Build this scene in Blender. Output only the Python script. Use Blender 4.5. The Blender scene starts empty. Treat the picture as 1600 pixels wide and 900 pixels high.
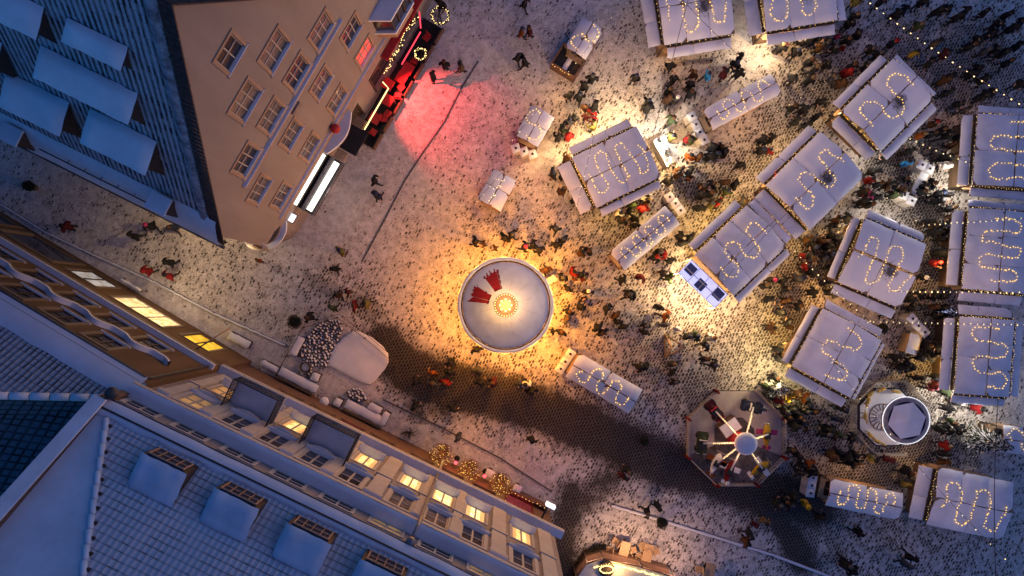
import bpy, bmesh, math, random
from mathutils import Vector, Matrix, noise as mnoise
R = math.radians
PI = math.pi
rnd = random.Random(7)
scene = bpy.context.scene
col = scene.collection
H, FPX, NX, NY = 44.46, 1067.0, 790.0, 477.0     # drone height, focal length in photo pixels, nadir pixel

def at(px, py, z=0.0):
    """real place of something seen at a photo pixel when it stands at height z"""
    k = (H - z) / FPX
    return Vector(((px - NX) * k, -(py - NY) * k, z))

# ------------------------------------------------------------------ materials
def new_mat(name):
    m = bpy.data.materials.new(name); m.use_nodes = True
    nt = m.node_tree
    return m, nt, nt.nodes['Principled BSDF']

def nd(nt, t, **kw):
    n = nt.nodes.new(t)
    for k, v in kw.items(): setattr(n, k, v)
    return n

def mat(name, c, rough=0.7, var=0.25, scale=6.0, bump=0.0, metal=0.0, spec=0.3, c2=None, detail=4, streak=False):
    m, nt, b = new_mat(name)
    L = nt.links.new
    tc = nd(nt, 'ShaderNodeTexCoord')
    no = nd(nt, 'ShaderNodeTexNoise'); no.inputs['Scale'].default_value = scale; no.inputs['Detail'].default_value = detail
    no.inputs['Roughness'].default_value = 0.65
    if streak:
        mp = nd(nt, 'ShaderNodeMapping'); mp.inputs['Scale'].default_value = (1, 1, .22); L(tc.outputs['Object'], mp.inputs['Vector']); L(mp.outputs['Vector'], no.inputs['Vector'])
    else: L(tc.outputs['Object'], no.inputs['Vector'])
    mix = nd(nt, 'ShaderNodeMix', data_type='RGBA')
    ca = [max(0, x * (1 - var)) for x in c]; cb = list(c2) if c2 else [min(1, x * (1 + var)) for x in c]
    mix.inputs['A'].default_value = (*ca, 1); mix.inputs['B'].default_value = (*cb, 1)
    mr = nd(nt, 'ShaderNodeMapRange'); mr.inputs['From Min'].default_value = .3; mr.inputs['From Max'].default_value = .7
    L(no.outputs['Fac'], mr.inputs['Value']); L(mr.outputs['Result'], mix.inputs['Factor'])
    L(mix.outputs['Result'], b.inputs['Base Color'])
    b.inputs['Roughness'].default_value = rough; b.inputs['Metallic'].default_value = metal
    b.inputs['Specular IOR Level'].default_value = spec
    if bump:
        bp = nd(nt, 'ShaderNodeBump'); bp.inputs['Strength'].default_value = bump; bp.inputs['Distance'].default_value = .05
        n2 = nd(nt, 'ShaderNodeTexNoise'); n2.inputs['Scale'].default_value = scale * 3; n2.inputs['Detail'].default_value = 5
        L(tc.outputs['Object'], n2.inputs['Vector']); L(n2.outputs['Fac'], bp.inputs['Height']); L(bp.outputs['Normal'], b.inputs['Normal'])
    return m

def glow(name, c, strength, var=0.0, scale=3.0, c2=(0, 0, 0), sample=True):
    m, nt, b = new_mat(name)
    b.inputs['Base Color'].default_value = (*[min(.8, x) for x in c], 1)
    b.inputs['Emission Color'].default_value = (*c, 1)
    b.inputs['Emission Strength'].default_value = strength
    if var:
        L = nt.links.new
        tc = nd(nt, 'ShaderNodeTexCoord')
        no = nd(nt, 'ShaderNodeTexNoise'); no.inputs['Scale'].default_value = scale; no.inputs['Detail'].default_value = 3
        L(tc.outputs['Object'], no.inputs['Vector'])
        mr = nd(nt, 'ShaderNodeMapRange'); mr.inputs['From Min'].default_value = .5 - var * .14; mr.inputs['From Max'].default_value = .5 + var * .2
        mix = nd(nt, 'ShaderNodeMix', data_type='RGBA'); mix.inputs['A'].default_value = (*c2, 1); mix.inputs['B'].default_value = (*c, 1)
        L(no.outputs['Fac'], mr.inputs['Value']); L(mr.outputs['Result'], mix.inputs['Factor']); L(mix.outputs['Result'], b.inputs['Emission Color'])
    if not sample: m.cycles.emission_sampling = 'NONE'
    return m

def tile_mat(name, tile, snow, colw, roww, per_u=.23, per_v=.33, cover=.5):
    """snowed clay tile: dark tile shows in column and course lines; UV in metres (u along the eave, v up the slope)"""
    m, nt, b = new_mat(name); L = nt.links.new
    uv = nd(nt, 'ShaderNodeUVMap'); sp = nd(nt, 'ShaderNodeSeparateXYZ')
    no = nd(nt, 'ShaderNodeTexNoise'); no.inputs['Scale'].default_value = 1.6; no.inputs['Detail'].default_value = 6; no.inputs['Roughness'].default_value = .7
    L(uv.outputs['UV'], no.inputs['Vector'])
    add = nd(nt, 'ShaderNodeMixRGB', blend_type='ADD'); add.inputs['Fac'].default_value = .05
    L(uv.outputs['UV'], add.inputs['Color1']); L(no.outputs['Color'], add.inputs['Color2']); L(add.outputs['Color'], sp.inputs['Vector'])
    def line(src, per, w):
        d = nd(nt, 'ShaderNodeMath', operation='DIVIDE'); d.inputs[1].default_value = per; L(src, d.inputs[0])
        f = nd(nt, 'ShaderNodeMath', operation='FRACT'); L(d.outputs[0], f.inputs[0])
        s = nd(nt, 'ShaderNodeMath', operation='SUBTRACT'); s.inputs[1].default_value = .5; L(f.outputs[0], s.inputs[0])
        a = nd(nt, 'ShaderNodeMath', operation='ABSOLUTE'); L(s.outputs[0], a.inputs[0])
        mr = nd(nt, 'ShaderNodeMapRange'); mr.inputs['From Min'].default_value = .5 - w; mr.inputs['From Max'].default_value = .5 - w * .35
        L(a.outputs[0], mr.inputs['Value']); return mr.outputs['Result'], f.outputs[0], d.outputs[0]
    cu, fu, du = line(sp.outputs['X'], per_u, colw); rv, fv, dv = line(sp.outputs['Y'], per_v, roww)
    mx = nd(nt, 'ShaderNodeMath', operation='MAXIMUM'); L(cu, mx.inputs[0]); L(rv, mx.inputs[1])
    no2 = nd(nt, 'ShaderNodeTexNoise'); no2.inputs['Scale'].default_value = .55; no2.inputs['Detail'].default_value = 8; no2.inputs['Roughness'].default_value = .75
    L(uv.outputs['UV'], no2.inputs['Vector'])
    mr = nd(nt, 'ShaderNodeMapRange'); mr.inputs['From Min'].default_value = cover - .22; mr.inputs['From Max'].default_value = cover + .12
    L(no2.outputs['Fac'], mr.inputs['Value'])
    # every tile its own amount of snow
    cmb = nd(nt, 'ShaderNodeCombineXYZ'); fl1 = nd(nt, 'ShaderNodeMath', operation='FLOOR'); fl2 = nd(nt, 'ShaderNodeMath', operation='FLOOR')
    L(du, fl1.inputs[0]); L(dv, fl2.inputs[0]); L(fl1.outputs[0], cmb.inputs[0]); L(fl2.outputs[0], cmb.inputs[1])
    wn = nd(nt, 'ShaderNodeTexWhiteNoise', noise_dimensions='2D'); L(cmb.outputs[0], wn.inputs['Vector'])
    wr = nd(nt, 'ShaderNodeMapRange'); wr.inputs['To Min'].default_value = .45; wr.inputs['To Max'].default_value = 1.1; L(wn.outputs['Value'], wr.inputs['Value'])
    mu = nd(nt, 'ShaderNodeMath', operation='MULTIPLY'); L(mx.outputs[0], mu.inputs[0]); L(mr.outputs['Result'], mu.inputs[1])
    mu2 = nd(nt, 'ShaderNodeMath', operation='MULTIPLY'); mu2.use_clamp = True; L(mu.outputs[0], mu2.inputs[0]); L(wr.outputs['Result'], mu2.inputs[1])
    mix = nd(nt, 'ShaderNodeMix', data_type='RGBA'); mix.inputs['A'].default_value = (*snow, 1); mix.inputs['B'].default_value = (*tile, 1)
    L(mu2.outputs[0], mix.inputs['Factor']); L(mix.outputs['Result'], b.inputs['Base Color'])
    b.inputs['Roughness'].default_value = .8; b.inputs['Specular IOR Level'].default_value = .2
    # bump: pantile waves + stepped courses
    sn = nd(nt, 'ShaderNodeMath', operation='MULTIPLY'); sn.inputs[1].default_value = 2 * PI; L(du, sn.inputs[0])
    co = nd(nt, 'ShaderNodeMath', operation='COSINE'); L(sn.outputs[0], co.inputs[0])
    ad = nd(nt, 'ShaderNodeMath', operation='MULTIPLY_ADD'); ad.inputs[1].default_value = .6; L(co.outputs[0], ad.inputs[0]); L(fv, ad.inputs[2])
    bp = nd(nt, 'ShaderNodeBump'); bp.inputs['Strength'].default_value = .5; bp.inputs['Distance'].default_value = .05; bp.invert = True
    L(ad.outputs[0], bp.inputs['Height']); L(bp.outputs['Normal'], b.inputs['Normal'])
    return m

def wood_mat(name, c, plank=.14, axis='X', rough=.75):
    m, nt, b = new_mat(name); L = nt.links.new
    tc = nd(nt, 'ShaderNodeTexCoord')
    w = nd(nt, 'ShaderNodeTexWave', wave_type='BANDS', bands_direction=axis, wave_profile='SAW'); w.inputs['Scale'].default_value = .314 / plank
    L(tc.outputs['Object'], w.inputs['Vector'])
    no = nd(nt, 'ShaderNodeTexNoise'); no.inputs['Scale'].default_value = 9; no.inputs['Detail'].default_value = 5
    L(tc.outputs['Object'], no.inputs['Vector'])
    mr = nd(nt, 'ShaderNodeMapRange'); mr.inputs['From Max'].default_value = .12; mr.inputs['To Min'].default_value = .25
    L(w.outputs['Fac'], mr.inputs['Value'])
    mix = nd(nt, 'ShaderNodeMix', data_type='RGBA'); mix.inputs['A'].default_value = (*[x * .6 for x in c], 1); mix.inputs['B'].default_value = (*[x * 1.25 for x in c], 1)
    L(no.outputs['Fac'], mix.inputs['Factor'])
    mu = nd(nt, 'ShaderNodeMix', data_type='RGBA', blend_type='MULTIPLY'); mu.inputs['Factor'].default_value = 1
    L(mix.outputs['Result'], mu.inputs['A']); L(mr.outputs['Result'], mu.inputs['B']); L(mu.outputs['Result'], b.inputs['Base Color'])
    b.inputs['Roughness'].default_value = rough
    return m

def melt_mat(name):
    """roof snow with a thawed, sooty patch of its own outline (object space)"""
    m, nt, b = new_mat(name); L = nt.links.new
    tc = nd(nt, 'ShaderNodeTexCoord')
    mp = nd(nt, 'ShaderNodeMapping'); mp.inputs['Scale'].default_value = (1.2, 1.0, 1)
    L(tc.outputs['Object'], mp.inputs['Vector'])
    no = nd(nt, 'ShaderNodeTexNoise'); no.inputs['Scale'].default_value = 3.5; no.inputs['Detail'].default_value = 9; no.inputs['Roughness'].default_value = .85
    L(mp.outputs['Vector'], no.inputs['Vector'])
    g = nd(nt, 'ShaderNodeVectorMath', operation='LENGTH'); mp2 = nd(nt, 'ShaderNodeMapping'); mp2.inputs['Location'].default_value = (-.5, .35, 0); mp2.inputs['Scale'].default_value = (1.1, 1, 0)
    L(tc.outputs['Object'], mp2.inputs['Vector']); L(mp2.outputs['Vector'], g.inputs[0])
    mr = nd(nt, 'ShaderNodeMapRange'); mr.inputs['From Min'].default_value = .1; mr.inputs['From Max'].default_value = 1.15; mr.inputs['To Min'].default_value = .27; mr.inputs['To Max'].default_value = -.25
    L(g.outputs['Value'], mr.inputs['Value'])
    ad = nd(nt, 'ShaderNodeMath', operation='ADD'); L(no.outputs['Fac'], ad.inputs[0]); L(mr.outputs['Result'], ad.inputs[1])
    m2 = nd(nt, 'ShaderNodeMapRange'); m2.inputs['From Min'].default_value = .52; m2.inputs['From Max'].default_value = .7; L(ad.outputs[0], m2.inputs['Value'])
    mix = nd(nt, 'ShaderNodeMix', data_type='RGBA'); mix.inputs['A'].default_value = (.7, .71, .75, 1); mix.inputs['B'].default_value = (.07, .065, .07, 1)
    L(m2.outputs['Result'], mix.inputs['Factor']); L(mix.outputs['Result'], b.inputs['Base Color'])
    b.inputs['Roughness'].default_value = .8
    return m

M = {}
def mats():
    M['snow'] = mat('snow', (.74, .74, .78), .85, .07, 1.2, .25, spec=.2)
    M['snow_roof'] = mat('snow_roof', (.63, .64, .70), .85, .16, .7, .2, spec=.2)
    M['snow_melt'] = melt_mat('snow_melt')
    M['snow_blue'] = mat('snow_thick', (.80, .85, .88), .85, .09, .8, .2, spec=.2)
    M['plaster_tan'] = mat('plaster_tan', (.27, .225, .205), .9, .13, .7, .1, spec=.15, detail=7, streak=True)
    M['plaster_yellow'] = mat('plaster_yellow', (.125, .078, .046), .9, .25, .8, .1, spec=.15, detail=7, streak=True)
    M['plaster_grey'] = mat('plaster_grey', (.27, .235, .23), .9, .18, .8, .1, spec=.15, detail=7, streak=True)
    M['trim_light'] = mat('trim_light', (.42, .385, .37), .85, .1, 1.5, .05)
    M['trim_tan'] = mat('trim_tan', (.33, .22, .16), .85, .12, 1.5, .05)
    M['trim_cream'] = mat('trim_cream', (.19, .145, .105), .85, .12, 1.5, .05)
    M['frame_white'] = mat('frame_white', (.40, .36, .33), .6, .08, 3)
    M['frame_dark'] = mat('frame_dark', (.05, .035, .03), .6, .2, 3)
    M['wood_brown'] = wood_mat('wood_brown', (.16, .085, .055), .16)
    M['wood_dark'] = wood_mat('wood_dark', (.06, .04, .03), .12)
    M['wood_light'] = wood_mat('wood_light', (.42, .27, .15), .12)
    M['wood_stall'] = wood_mat('wood_stall', (.2, .12, .07), .14)
    M['tile_a'] = tile_mat('tile_a', (.02, .018, .022), (.52, .55, .60), .38, .035, .26, .36, .30)
    M['tile_b'] = tile_mat('tile_b', (.03, .03, .035), (.36, .38, .43), .25, .08, .25, .30, .38)
    M['tile_c'] = tile_mat('tile_c', (.17, .16, .17), (.52, .51, .57), .075, .15, .25, .30, .42)
    M['tile_bare'] = tile_mat('tile_bare', (.012, .02, .022), (.10, .15, .18), .22, .2, .3, .36, .3)
    M['tile_red'] = mat('tile_red', (.07, .045, .04), .9, .6, 7, .5)
    M['snow_drift'] = mat('snow_drift', (.60, .61, .68), .85, .12, .6, .25, spec=.2)
    M['curtain'] = glow('curtain', (.8, .50, .22), .35)
    M['glass_dark'] = mat('glass_dark', (.03, .028, .035), .12, .5, 2.5, spec=.6)
    M['glass_curtain'] = mat('glass_curtain', (.12, .10, .095), .25, .6, 2.2, spec=.6)
    M['win_lit'] = glow('win_lit', (1.0, .76, .30), 1.3, 1.0, 2.6, (.42, .22, .05))
    M['win_lit_bright'] = glow('win_lit_bright', (1.0, .80, .40), 1.7, .9, 2.4, (.62, .34, .10))
    M['win_shop'] = glow('win_shop', (1.0, .62, .22), .85, 1.0, 2.6, (.18, .10, .03))
    M['win_shop_bright'] = glow('win_shop_bright', (1.0, .72, .36), 1.5, 1.0, 3.4, (.16, .06, .02))
    M['win_red'] = glow('win_red', (1.0, .10, .09), .9, .7, 2.5, (.2, .03, .02))
    M['win_warm'] = glow('win_warm', (.9, .5, .18), .28, 1.0, 2.5, (.07, .045, .03))
    M['win_yellow'] = glow('win_yellow', (1.0, .62, .05), .9, .8, 2.0, (.3, .16, .01))
    M['win_cool'] = glow('win_cool', (.75, .85, .9), .5, 1.2, 3, (.05, .05, .05))
    M['bulb'] = glow('bulb', (1.0, .60, .15), 1.7, sample=False)
    M['bulb_white'] = glow('bulb_white', (1.0, .76, .40), 1.6, sample=False)
    M['bulb_big'] = glow('bulb_big', (1.0, .72, .28), 2.6)
    M['bulb_red'] = glow('bulb_red', (1.0, .06, .08), 3.0)
    M['bulb_blue'] = glow('bulb_blue', (.55, .6, 1.0), 1.8, sample=False)
    M['led_white'] = glow('led_white', (.92, .94, 1.0), 1.1)
    M['lightbox'] = glow('lightbox', (1.0, .97, .82), 1.9)
    M['neon_yellow'] = glow('neon_yellow', (1.0, .80, .36), 1.6)
    M['neon_red'] = glow('neon_red', (1.0, .05, .09), 1.6)
    M['lamp_glass'] = glow('lamp_glass', (1.0, .74, .42), 6.0)
    M['black'] = mat('black_metal', (.02, .02, .022), .5, .2, 5)
    M['gutter'] = mat('gutter', (.05, .05, .055), .5, .3, 3)
    M['zinc'] = mat('zinc', (.24, .22, .23), .45, .25, 4, metal=.5)
    M['steel'] = mat('steel', (.6, .6, .62), .28, .2, 5, metal=.9)
    M['white_paint'] = mat('white_paint', (.66, .63, .6), .6, .1, 4)
    M['red_paint'] = mat('red_paint', (.42, .025, .03), .55, .25, 4)
    M['red_fabric'] = mat('red_fabric', (.30, .012, .018), .85, .25, 6)
    M['fir'] = mat('fir', (.02, .024, .014), .9, .5, 9, .4)
    M['topiary'] = mat('topiary', (.022, .024, .018), .95, .5, 8, .6)
    M['twig'] = mat('twig', (.22, .11, .05), .9, .4, 8)
    M['stone'] = mat('stone', (.10, .09, .09), .9, .4, 4, .4)
    M['cable'] = mat('cable', (.02, .02, .022), .7, .1, 3)
    M['skin'] = mat('skin', (.36, .22, .16), .6, .08, 8)
    M['eye'] = mat('eye', (.03, .02, .02), .3, .1, 8)
    M['trousers'] = mat('trousers', (.022, .024, .035), .9, .4, 6)
    M['boots'] = mat('boots', (.02, .015, .012), .7, .2, 6)
    for k, c in dict(k=(.012, .012, .015), d=(.05, .05, .06), n=(.02, .025, .055), b=(.055, .026, .014), r=(.17, .010, .012), g=(.035, .05, .025),
                     y=(.30, .19, .02), u=(.03, .20, .48), w=(.55, .52, .5), o=(.17, .045, .01), m=(.06, .010, .015), t=(.10, .065, .04), p=(.28, .03, .11), l=(.10, .09, .03)).items():
        M['coat_' + k] = mat('coat_' + k, c, .85, .25, 5, .2, spec=.15)
        
# ------------------------------------------------------------------ mesh builder
class MB:
    def __init__(s): s.v = []; s.f = []; s.m = []; s.uv = {}; s.sm = set()
    def face(s, pts, mi=0, uv=None, smooth=False):
        i = len(s.v); s.v += [Vector(p) for p in pts]; s.f.append(tuple(range(i, i + len(pts)))); s.m.append(mi)
        if uv: s.uv[len(s.f) - 1] = uv
        if smooth: s.sm.add(len(s.f) - 1)
    def add(s, verts, faces, mi=0, smooth=False):
        i = len(s.v); s.v += [Vector(p) for p in verts]
        for f in faces:
            s.f.append(tuple(i + k for k in f)); s.m.append(mi)
            if smooth: s.sm.add(len(s.f) - 1)
    def box(s, c, size, rot=0.0, mi=0, M4=None):
        x, y, z = size[0] / 2, size[1] / 2, size[2] / 2
        vs = [Vector(p) for p in ((-x, -y, -z), (x, -y, -z), (x, y, -z), (-x, y, -z), (-x, -y, z), (x, -y, z), (x, y, z), (-x, y, z))]
        if M4 is not None: vs = [M4 @ v for v in vs]
        elif rot:
            m3 = Matrix.Rotation(rot, 3, 'Z'); vs = [m3 @ v for v in vs]
        c = Vector(c)
        s.add([v + c for v in vs], [(0, 3, 2, 1), (4, 5, 6, 7), (0, 1, 5, 4), (1, 2, 6, 5), (2, 3, 7, 6), (3, 0, 4, 7)], mi)
    def prism(s, poly, z0, z1, mi=0, cap=True):
        n = len(poly)
        a = sum(poly[i][0] * poly[(i + 1) % n][1] - poly[(i + 1) % n][0] * poly[i][1] for i in range(n))
        if a < 0: poly = list(poly)[::-1]
        vs = [(p[0], p[1], z0) for p in poly] + [(p[0], p[1], z1) for p in poly]
        fs = [(i, (i + 1) % n, n + (i + 1) % n, n + i) for i in range(n)]
        if cap: fs += [tuple(range(n - 1, -1, -1)), tuple(range(n, 2 * n))]
        s.add(vs, fs, mi)
    def tube(s, pts, r, n=6, mi=0, r2=None, cap=True):
        pts = [Vector(p) for p in pts]; base = len(s.v)
        for i, p in enumerate(pts):
            d = (pts[min(i + 1, len(pts) - 1)] - pts[max(i - 1, 0)]).normalized()
            a = d.orthogonal().normalized() if i == 0 else (a - d * a.dot(d)).normalized()
            b = d.cross(a); rr = r if r2 is None else r + (r2 - r) * i / max(1, len(pts) - 1)
            for k in range(n):
                t = 2 * PI * k / n; s.v.append(p + (a * math.cos(t) + b * math.sin(t)) * rr)
        for i in range(len(pts) - 1):
            for k in range(n):
                s.f.append((base + i * n + k, base + i * n + (k + 1) % n, base + (i + 1) * n + (k + 1) % n, base + (i + 1) * n + k)); s.m.append(mi); s.sm.add(len(s.f) - 1)
        if cap:
            s.f.append(tuple(base + k for k in range(n - 1, -1, -1))); s.m.append(mi)
            s.f.append(tuple(base + (len(pts) - 1) * n + k for k in range(n))); s.m.append(mi)
    def lathe(s, prof, n=24, c=(0, 0, 0), mi=0, a0=0.0, a1=2 * PI, smooth=True):
        full = abs(a1 - a0 - 2 * PI) < 1e-6; m = n if full else n + 1; base = len(s.v); c = Vector(c)
        for r, z in prof:
            for k in range(m):
                t = a0 + (a1 - a0) * k / n; s.v.append(c + Vector((r * math.cos(t), r * math.sin(t), z)))
        for i in range(len(prof) - 1):
            for k in range(n):
                k2 = (k + 1) % m
                s.f.append((base + i * m + k, base + i * m + k2, base + (i + 1) * m + k2, base + (i + 1) * m + k)); s.m.append(mi)
                if smooth: s.sm.add(len(s.f) - 1)
    def ball(s, c, r, mi=0, n=6, h=4, sq=(1, 1, 1)):
        pr = [(r * math.sin(PI * i / h) if 0 < i < h else 1e-4, -r * math.cos(PI * i / h)) for i in range(h + 1)]
        i0 = len(s.v); s.lathe(pr, n, (0, 0, 0), mi)
        for k in range(i0, len(s.v)):
            v = s.v[k]; s.v[k] = Vector((v.x * sq[0], v.y * sq[1], v.z * sq[2])) + Vector(c)
    def octa(s, c, r, mi=0):
        c = Vector(c)
        s.add([c + Vector(p) * r for p in ((1, 0, 0), (-1, 0, 0), (0, 1, 0), (0, -1, 0), (0, 0, 1), (0, 0, -1))],
              [(0, 2, 4), (2, 1, 4), (1, 3, 4), (3, 0, 4), (2, 0, 5), (1, 2, 5), (3, 1, 5), (0, 3, 5)], mi)
    def build(s, name, mlist, parent=None, world=True):
        me = bpy.data.meshes.new(name)
        me.from_pydata([tuple(v) for v in s.v], [], s.f)
        for m in (mlist if isinstance(mlist, (list, tuple)) else [mlist]): me.materials.append(m)
        for p in me.polygons:
            p.material_index = s.m[p.index]
            p.use_smooth = p.index in s.sm
        if s.uv:
            ul = me.uv_layers.new(name='UVMap')
            for fi, uvs in s.uv.items():
                for li, u in zip(me.polygons[fi].loop_indices, uvs): ul.data[li].uv = u
        me.update()
        o = bpy.data.objects.new(name, me); col.objects.link(o)
        if parent is not None:
            o.parent = parent
        return o

def tag(o, label=None, cat=None, group=None, kind=None):
    if label: o['label'] = label
    if cat: o['category'] = cat
    if group: o['group'] = group
    if kind: o['kind'] = kind
    return o

def thing(name, label, cat, loc=(0, 0, 0), rz=0.0, group=None):
    o = bpy.data.objects.new(name, None); col.objects.link(o)
    o.empty_display_size = .2
    o.location = loc; o.rotation_euler = (0, 0, rz)
    return tag(o, label, cat, group)

class FR:
    """facade frame: s along the wall, d outward from it, z up; local to the building's root"""
    def __init__(f, o, u, n): f.o = Vector((o[0], o[1], 0)); f.u = Vector((u[0], u[1], 0)); f.n = Vector((n[0], n[1], 0))
    def p(f, s, z, d=0.0): return f.o + f.u * s + f.n * d + Vector((0, 0, z))
    def m(f):  # local axes: x=u, y=-n, z
        return Matrix((f.u, -f.n, Vector((0, 0, 1)))).transposed()
    def box(f, mb, s0, s1, z0, z1, d0, d1, mi=0):
        P = [f.p(s0, z0, d1), f.p(s1, z0, d1), f.p(s1, z0, d0), f.p(s0, z0, d0), f.p(s0, z1, d1), f.p(s1, z1, d1), f.p(s1, z1, d0), f.p(s0, z1, d0)]
        mb.add(P, [(0, 3, 2, 1), (4, 5, 6, 7), (0, 1, 5, 4), (1, 2, 6, 5), (2, 3, 7, 6), (3, 0, 4, 7)], mi)

def clip_poly(poly, hp):
    """clip a 2-D polygon by half planes (a,b,c): a*x+b*y<=c"""
    for a, b, c in hp:
        out = []
        for i in range(len(poly)):
            p, q = poly[i], poly[(i + 1) % len(poly)]
            fp, fq = a * p[0] + b * p[1] - c, a * q[0] + b * q[1] - c
            if fp <= 0: out.append(p)
            if fp * fq < 0:
                t = fp / (fp - fq); out.append((p[0] + (q[0] - p[0]) * t, p[1] + (q[1] - p[1]) * t))
        poly = out
        if len(poly) < 3: return []
    return poly

def wall(F, s0, s1, z0, z1, ops, depth=.3, hp=(), mb=None, mi=0, mir=0):
    """front sheet with true openings and reveals"""
    mb = mb or MB()
    ss = sorted({s0, s1, *[a for o in ops for a in (o[0], o[1]) if s0 < a < s1]}); zz = sorted({z0, z1, *[a for o in ops for a in (o[2], o[3]) if z0 < a < z1]})
    for i in range(len(ss) - 1):
        for j in range(len(zz) - 1):
            a, b, c, d = ss[i], ss[i + 1], zz[j], zz[j + 1]
            ms, mz = (a + b) / 2, (c + d) / 2
            if any(o[0] < ms < o[1] and o[2] < mz < o[3] for o in ops): continue
            poly = [(a, c), (b, c), (b, d), (a, d)]
            if hp: poly = clip_poly(poly, hp)
            if poly: mb.face([F.p(x, z) for x, z in poly], mi)
    for o in ops:
        a, b, c, d = o[:4]
        for (p, q) in (((a, c), (b, c)), ((b, c), (b, d)), ((b, d), (a, d)), ((a, d), (a, c))):
            mb.face([F.p(q[0], q[1]), F.p(p[0], p[1]), F.p(p[0], p[1], -depth), F.p(q[0], q[1], -depth)], mir)
    return mb

def window(root, F, s, z, w, h, depth, frame, pane, trim=None, nx=2, ny=2, sill=True, snow=True, bw=.07, tw=.14, label=None, sash=.05, sillw=.22):
    """frame (with surround) > pane, sill.  (s,z) centre, set in an opening depth metres deep"""
    a, b, c, d = s - w / 2, s + w / 2, z - h / 2, z + h / 2
    mb = MB(); y = -depth + .03
    for (p, q, r, t) in ((a, a + bw, c, d), (b - bw, b, c, d), (a + bw, b - bw, c, c + bw), (a + bw, b - bw, d - bw, d)): F.box(mb, p, q, r, t, y, y + .07)
    for i in range(1, nx):
        x = a + (b - a) * i / nx; F.box(mb, x - sash, x + sash, c + bw, d - bw, y + .004, y + .06)
    for j in range(1, ny):
        v = c + (d - c) * j / ny
        for i in range(nx):
            x0 = a + (b - a) * i / nx + (sash if i else bw); x1 = a + (b - a) * (i + 1) / nx - (sash if i < nx - 1 else bw)
            F.box(mb, x0, x1, v - .03, v + .03, y + .004, y + .055)
    if trim is not None and tw:
        for (p, q, r, t) in ((a - tw, a, c - .02, d + tw), (b, b + tw, c - .02, d + tw), (a, b, d, d + tw)): F.box(mb, p, q, r, t, -.02, .05, 1)
    o = mb.build('window', [M[frame], M[trim or frame]], root)
    if label: o['label'] = label
    pb = MB(); pb.face([F.p(a + .01, c + .01, y + .02), F.p(b - .01, c + .01, y + .02), F.p(b - .01, d - .01, y + .02), F.p(a + .01, d - .01, y + .02)])
    pb.build('pane', M[pane], o)
    if pane.startswith('win_lit'):                   # curtains drawn to the sides
        cb = MB(); cw = w * rnd.uniform(.10, .26)
        for x0 in (a + .02, b - .02 - cw):
            for i in range(4): F.box(cb, x0 + cw * i / 4, x0 + cw * (i + .8) / 4, c + .04, d - .03, y + .024, y + .032 + .006 * (i % 2))
        cb.build('curtain', M['curtain'], o)
    if sill:
        sb = MB(); F.box(sb, a - tw - .05, b + tw + .05, c - .14, c - .025, -.03, sillw)
        if snow: F.box(sb, a - tw - .03, b + tw + .03, c - .025, c + .03, -depth * .5, sillw - .02, 1)
        sb.build('sill', [M[trim or frame], M['snow']], o)
    return o

def snow_slab(mb, L, W, z0, thick, mi=0, seed=0.0, M4=None, nx=10, ny=10, lump=.02, sag=0.0, dens=4.0):
    """a soft-edged layer of snow L x W centred on the origin, top near z0+thick"""
    nx = max(4, int(L * dens)); ny = max(4, int(W * dens)); g = []
    for j in range(ny + 1):
        for i in range(nx + 1):
            x = (i / nx - .5) * L; y = (j / ny - .5) * W
            e = min(i / nx * L, (1 - i / nx) * L, j / ny * W, (1 - j / ny) * W)
            t = min(1, e / .16); t = math.sqrt(max(0, 1 - (1 - t) ** 2))
            z = z0 + thick * t + lump * mnoise.noise(Vector((x * 1.3 + seed, y * 1.3, seed))) * (t + .2)
            jx = .035 * mnoise.noise(Vector((x * 3, y * 3, seed + 5)))
            p = Vector((x + jx, y + jx, z)); g.append(M4 @ p if M4 is not None else p)
    fs = [(j * (nx + 1) + i, j * (nx + 1) + i + 1, (j + 1) * (nx + 1) + i + 1, (j + 1) * (nx + 1) + i) for j in range(ny) for i in range(nx)]
    mb.add(g, fs, mi, True)

def lamp(name, loc, power, c, radius=.15, parent=None, spot=None):
    d = bpy.data.lights.new(name, 'SPOT' if spot else 'POINT'); d.energy = power; d.color = c; d.shadow_soft_size = radius
    if spot: d.spot_size = R(spot); d.spot_blend = .6
    o = bpy.data.objects.new(name, d); col.objects.link(o); o.location = loc
    if parent is not None: o.parent = parent
    return o

LAND = []      # (phrase, photo x, photo y): things one can find, used to say where a person stands
# ------------------------------------------------------------------ buildings
def roof_quad(mb, F, s0, s1, x0, z0, x1, z1, mi=0, th=0.12):
    """sloping rectangle from (depth x0 behind the facade datum, z0) up to (x1, z1); uv in metres"""
    L = math.hypot(x1 - x0, z1 - z0)
    mb.face([F.p(s0, z0, -x0), F.p(s1, z0, -x0), F.p(s1, z1, -x1), F.p(s0, z1, -x1)], mi, [(s0, 0), (s1, 0), (s1, L), (s0, L)])

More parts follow.
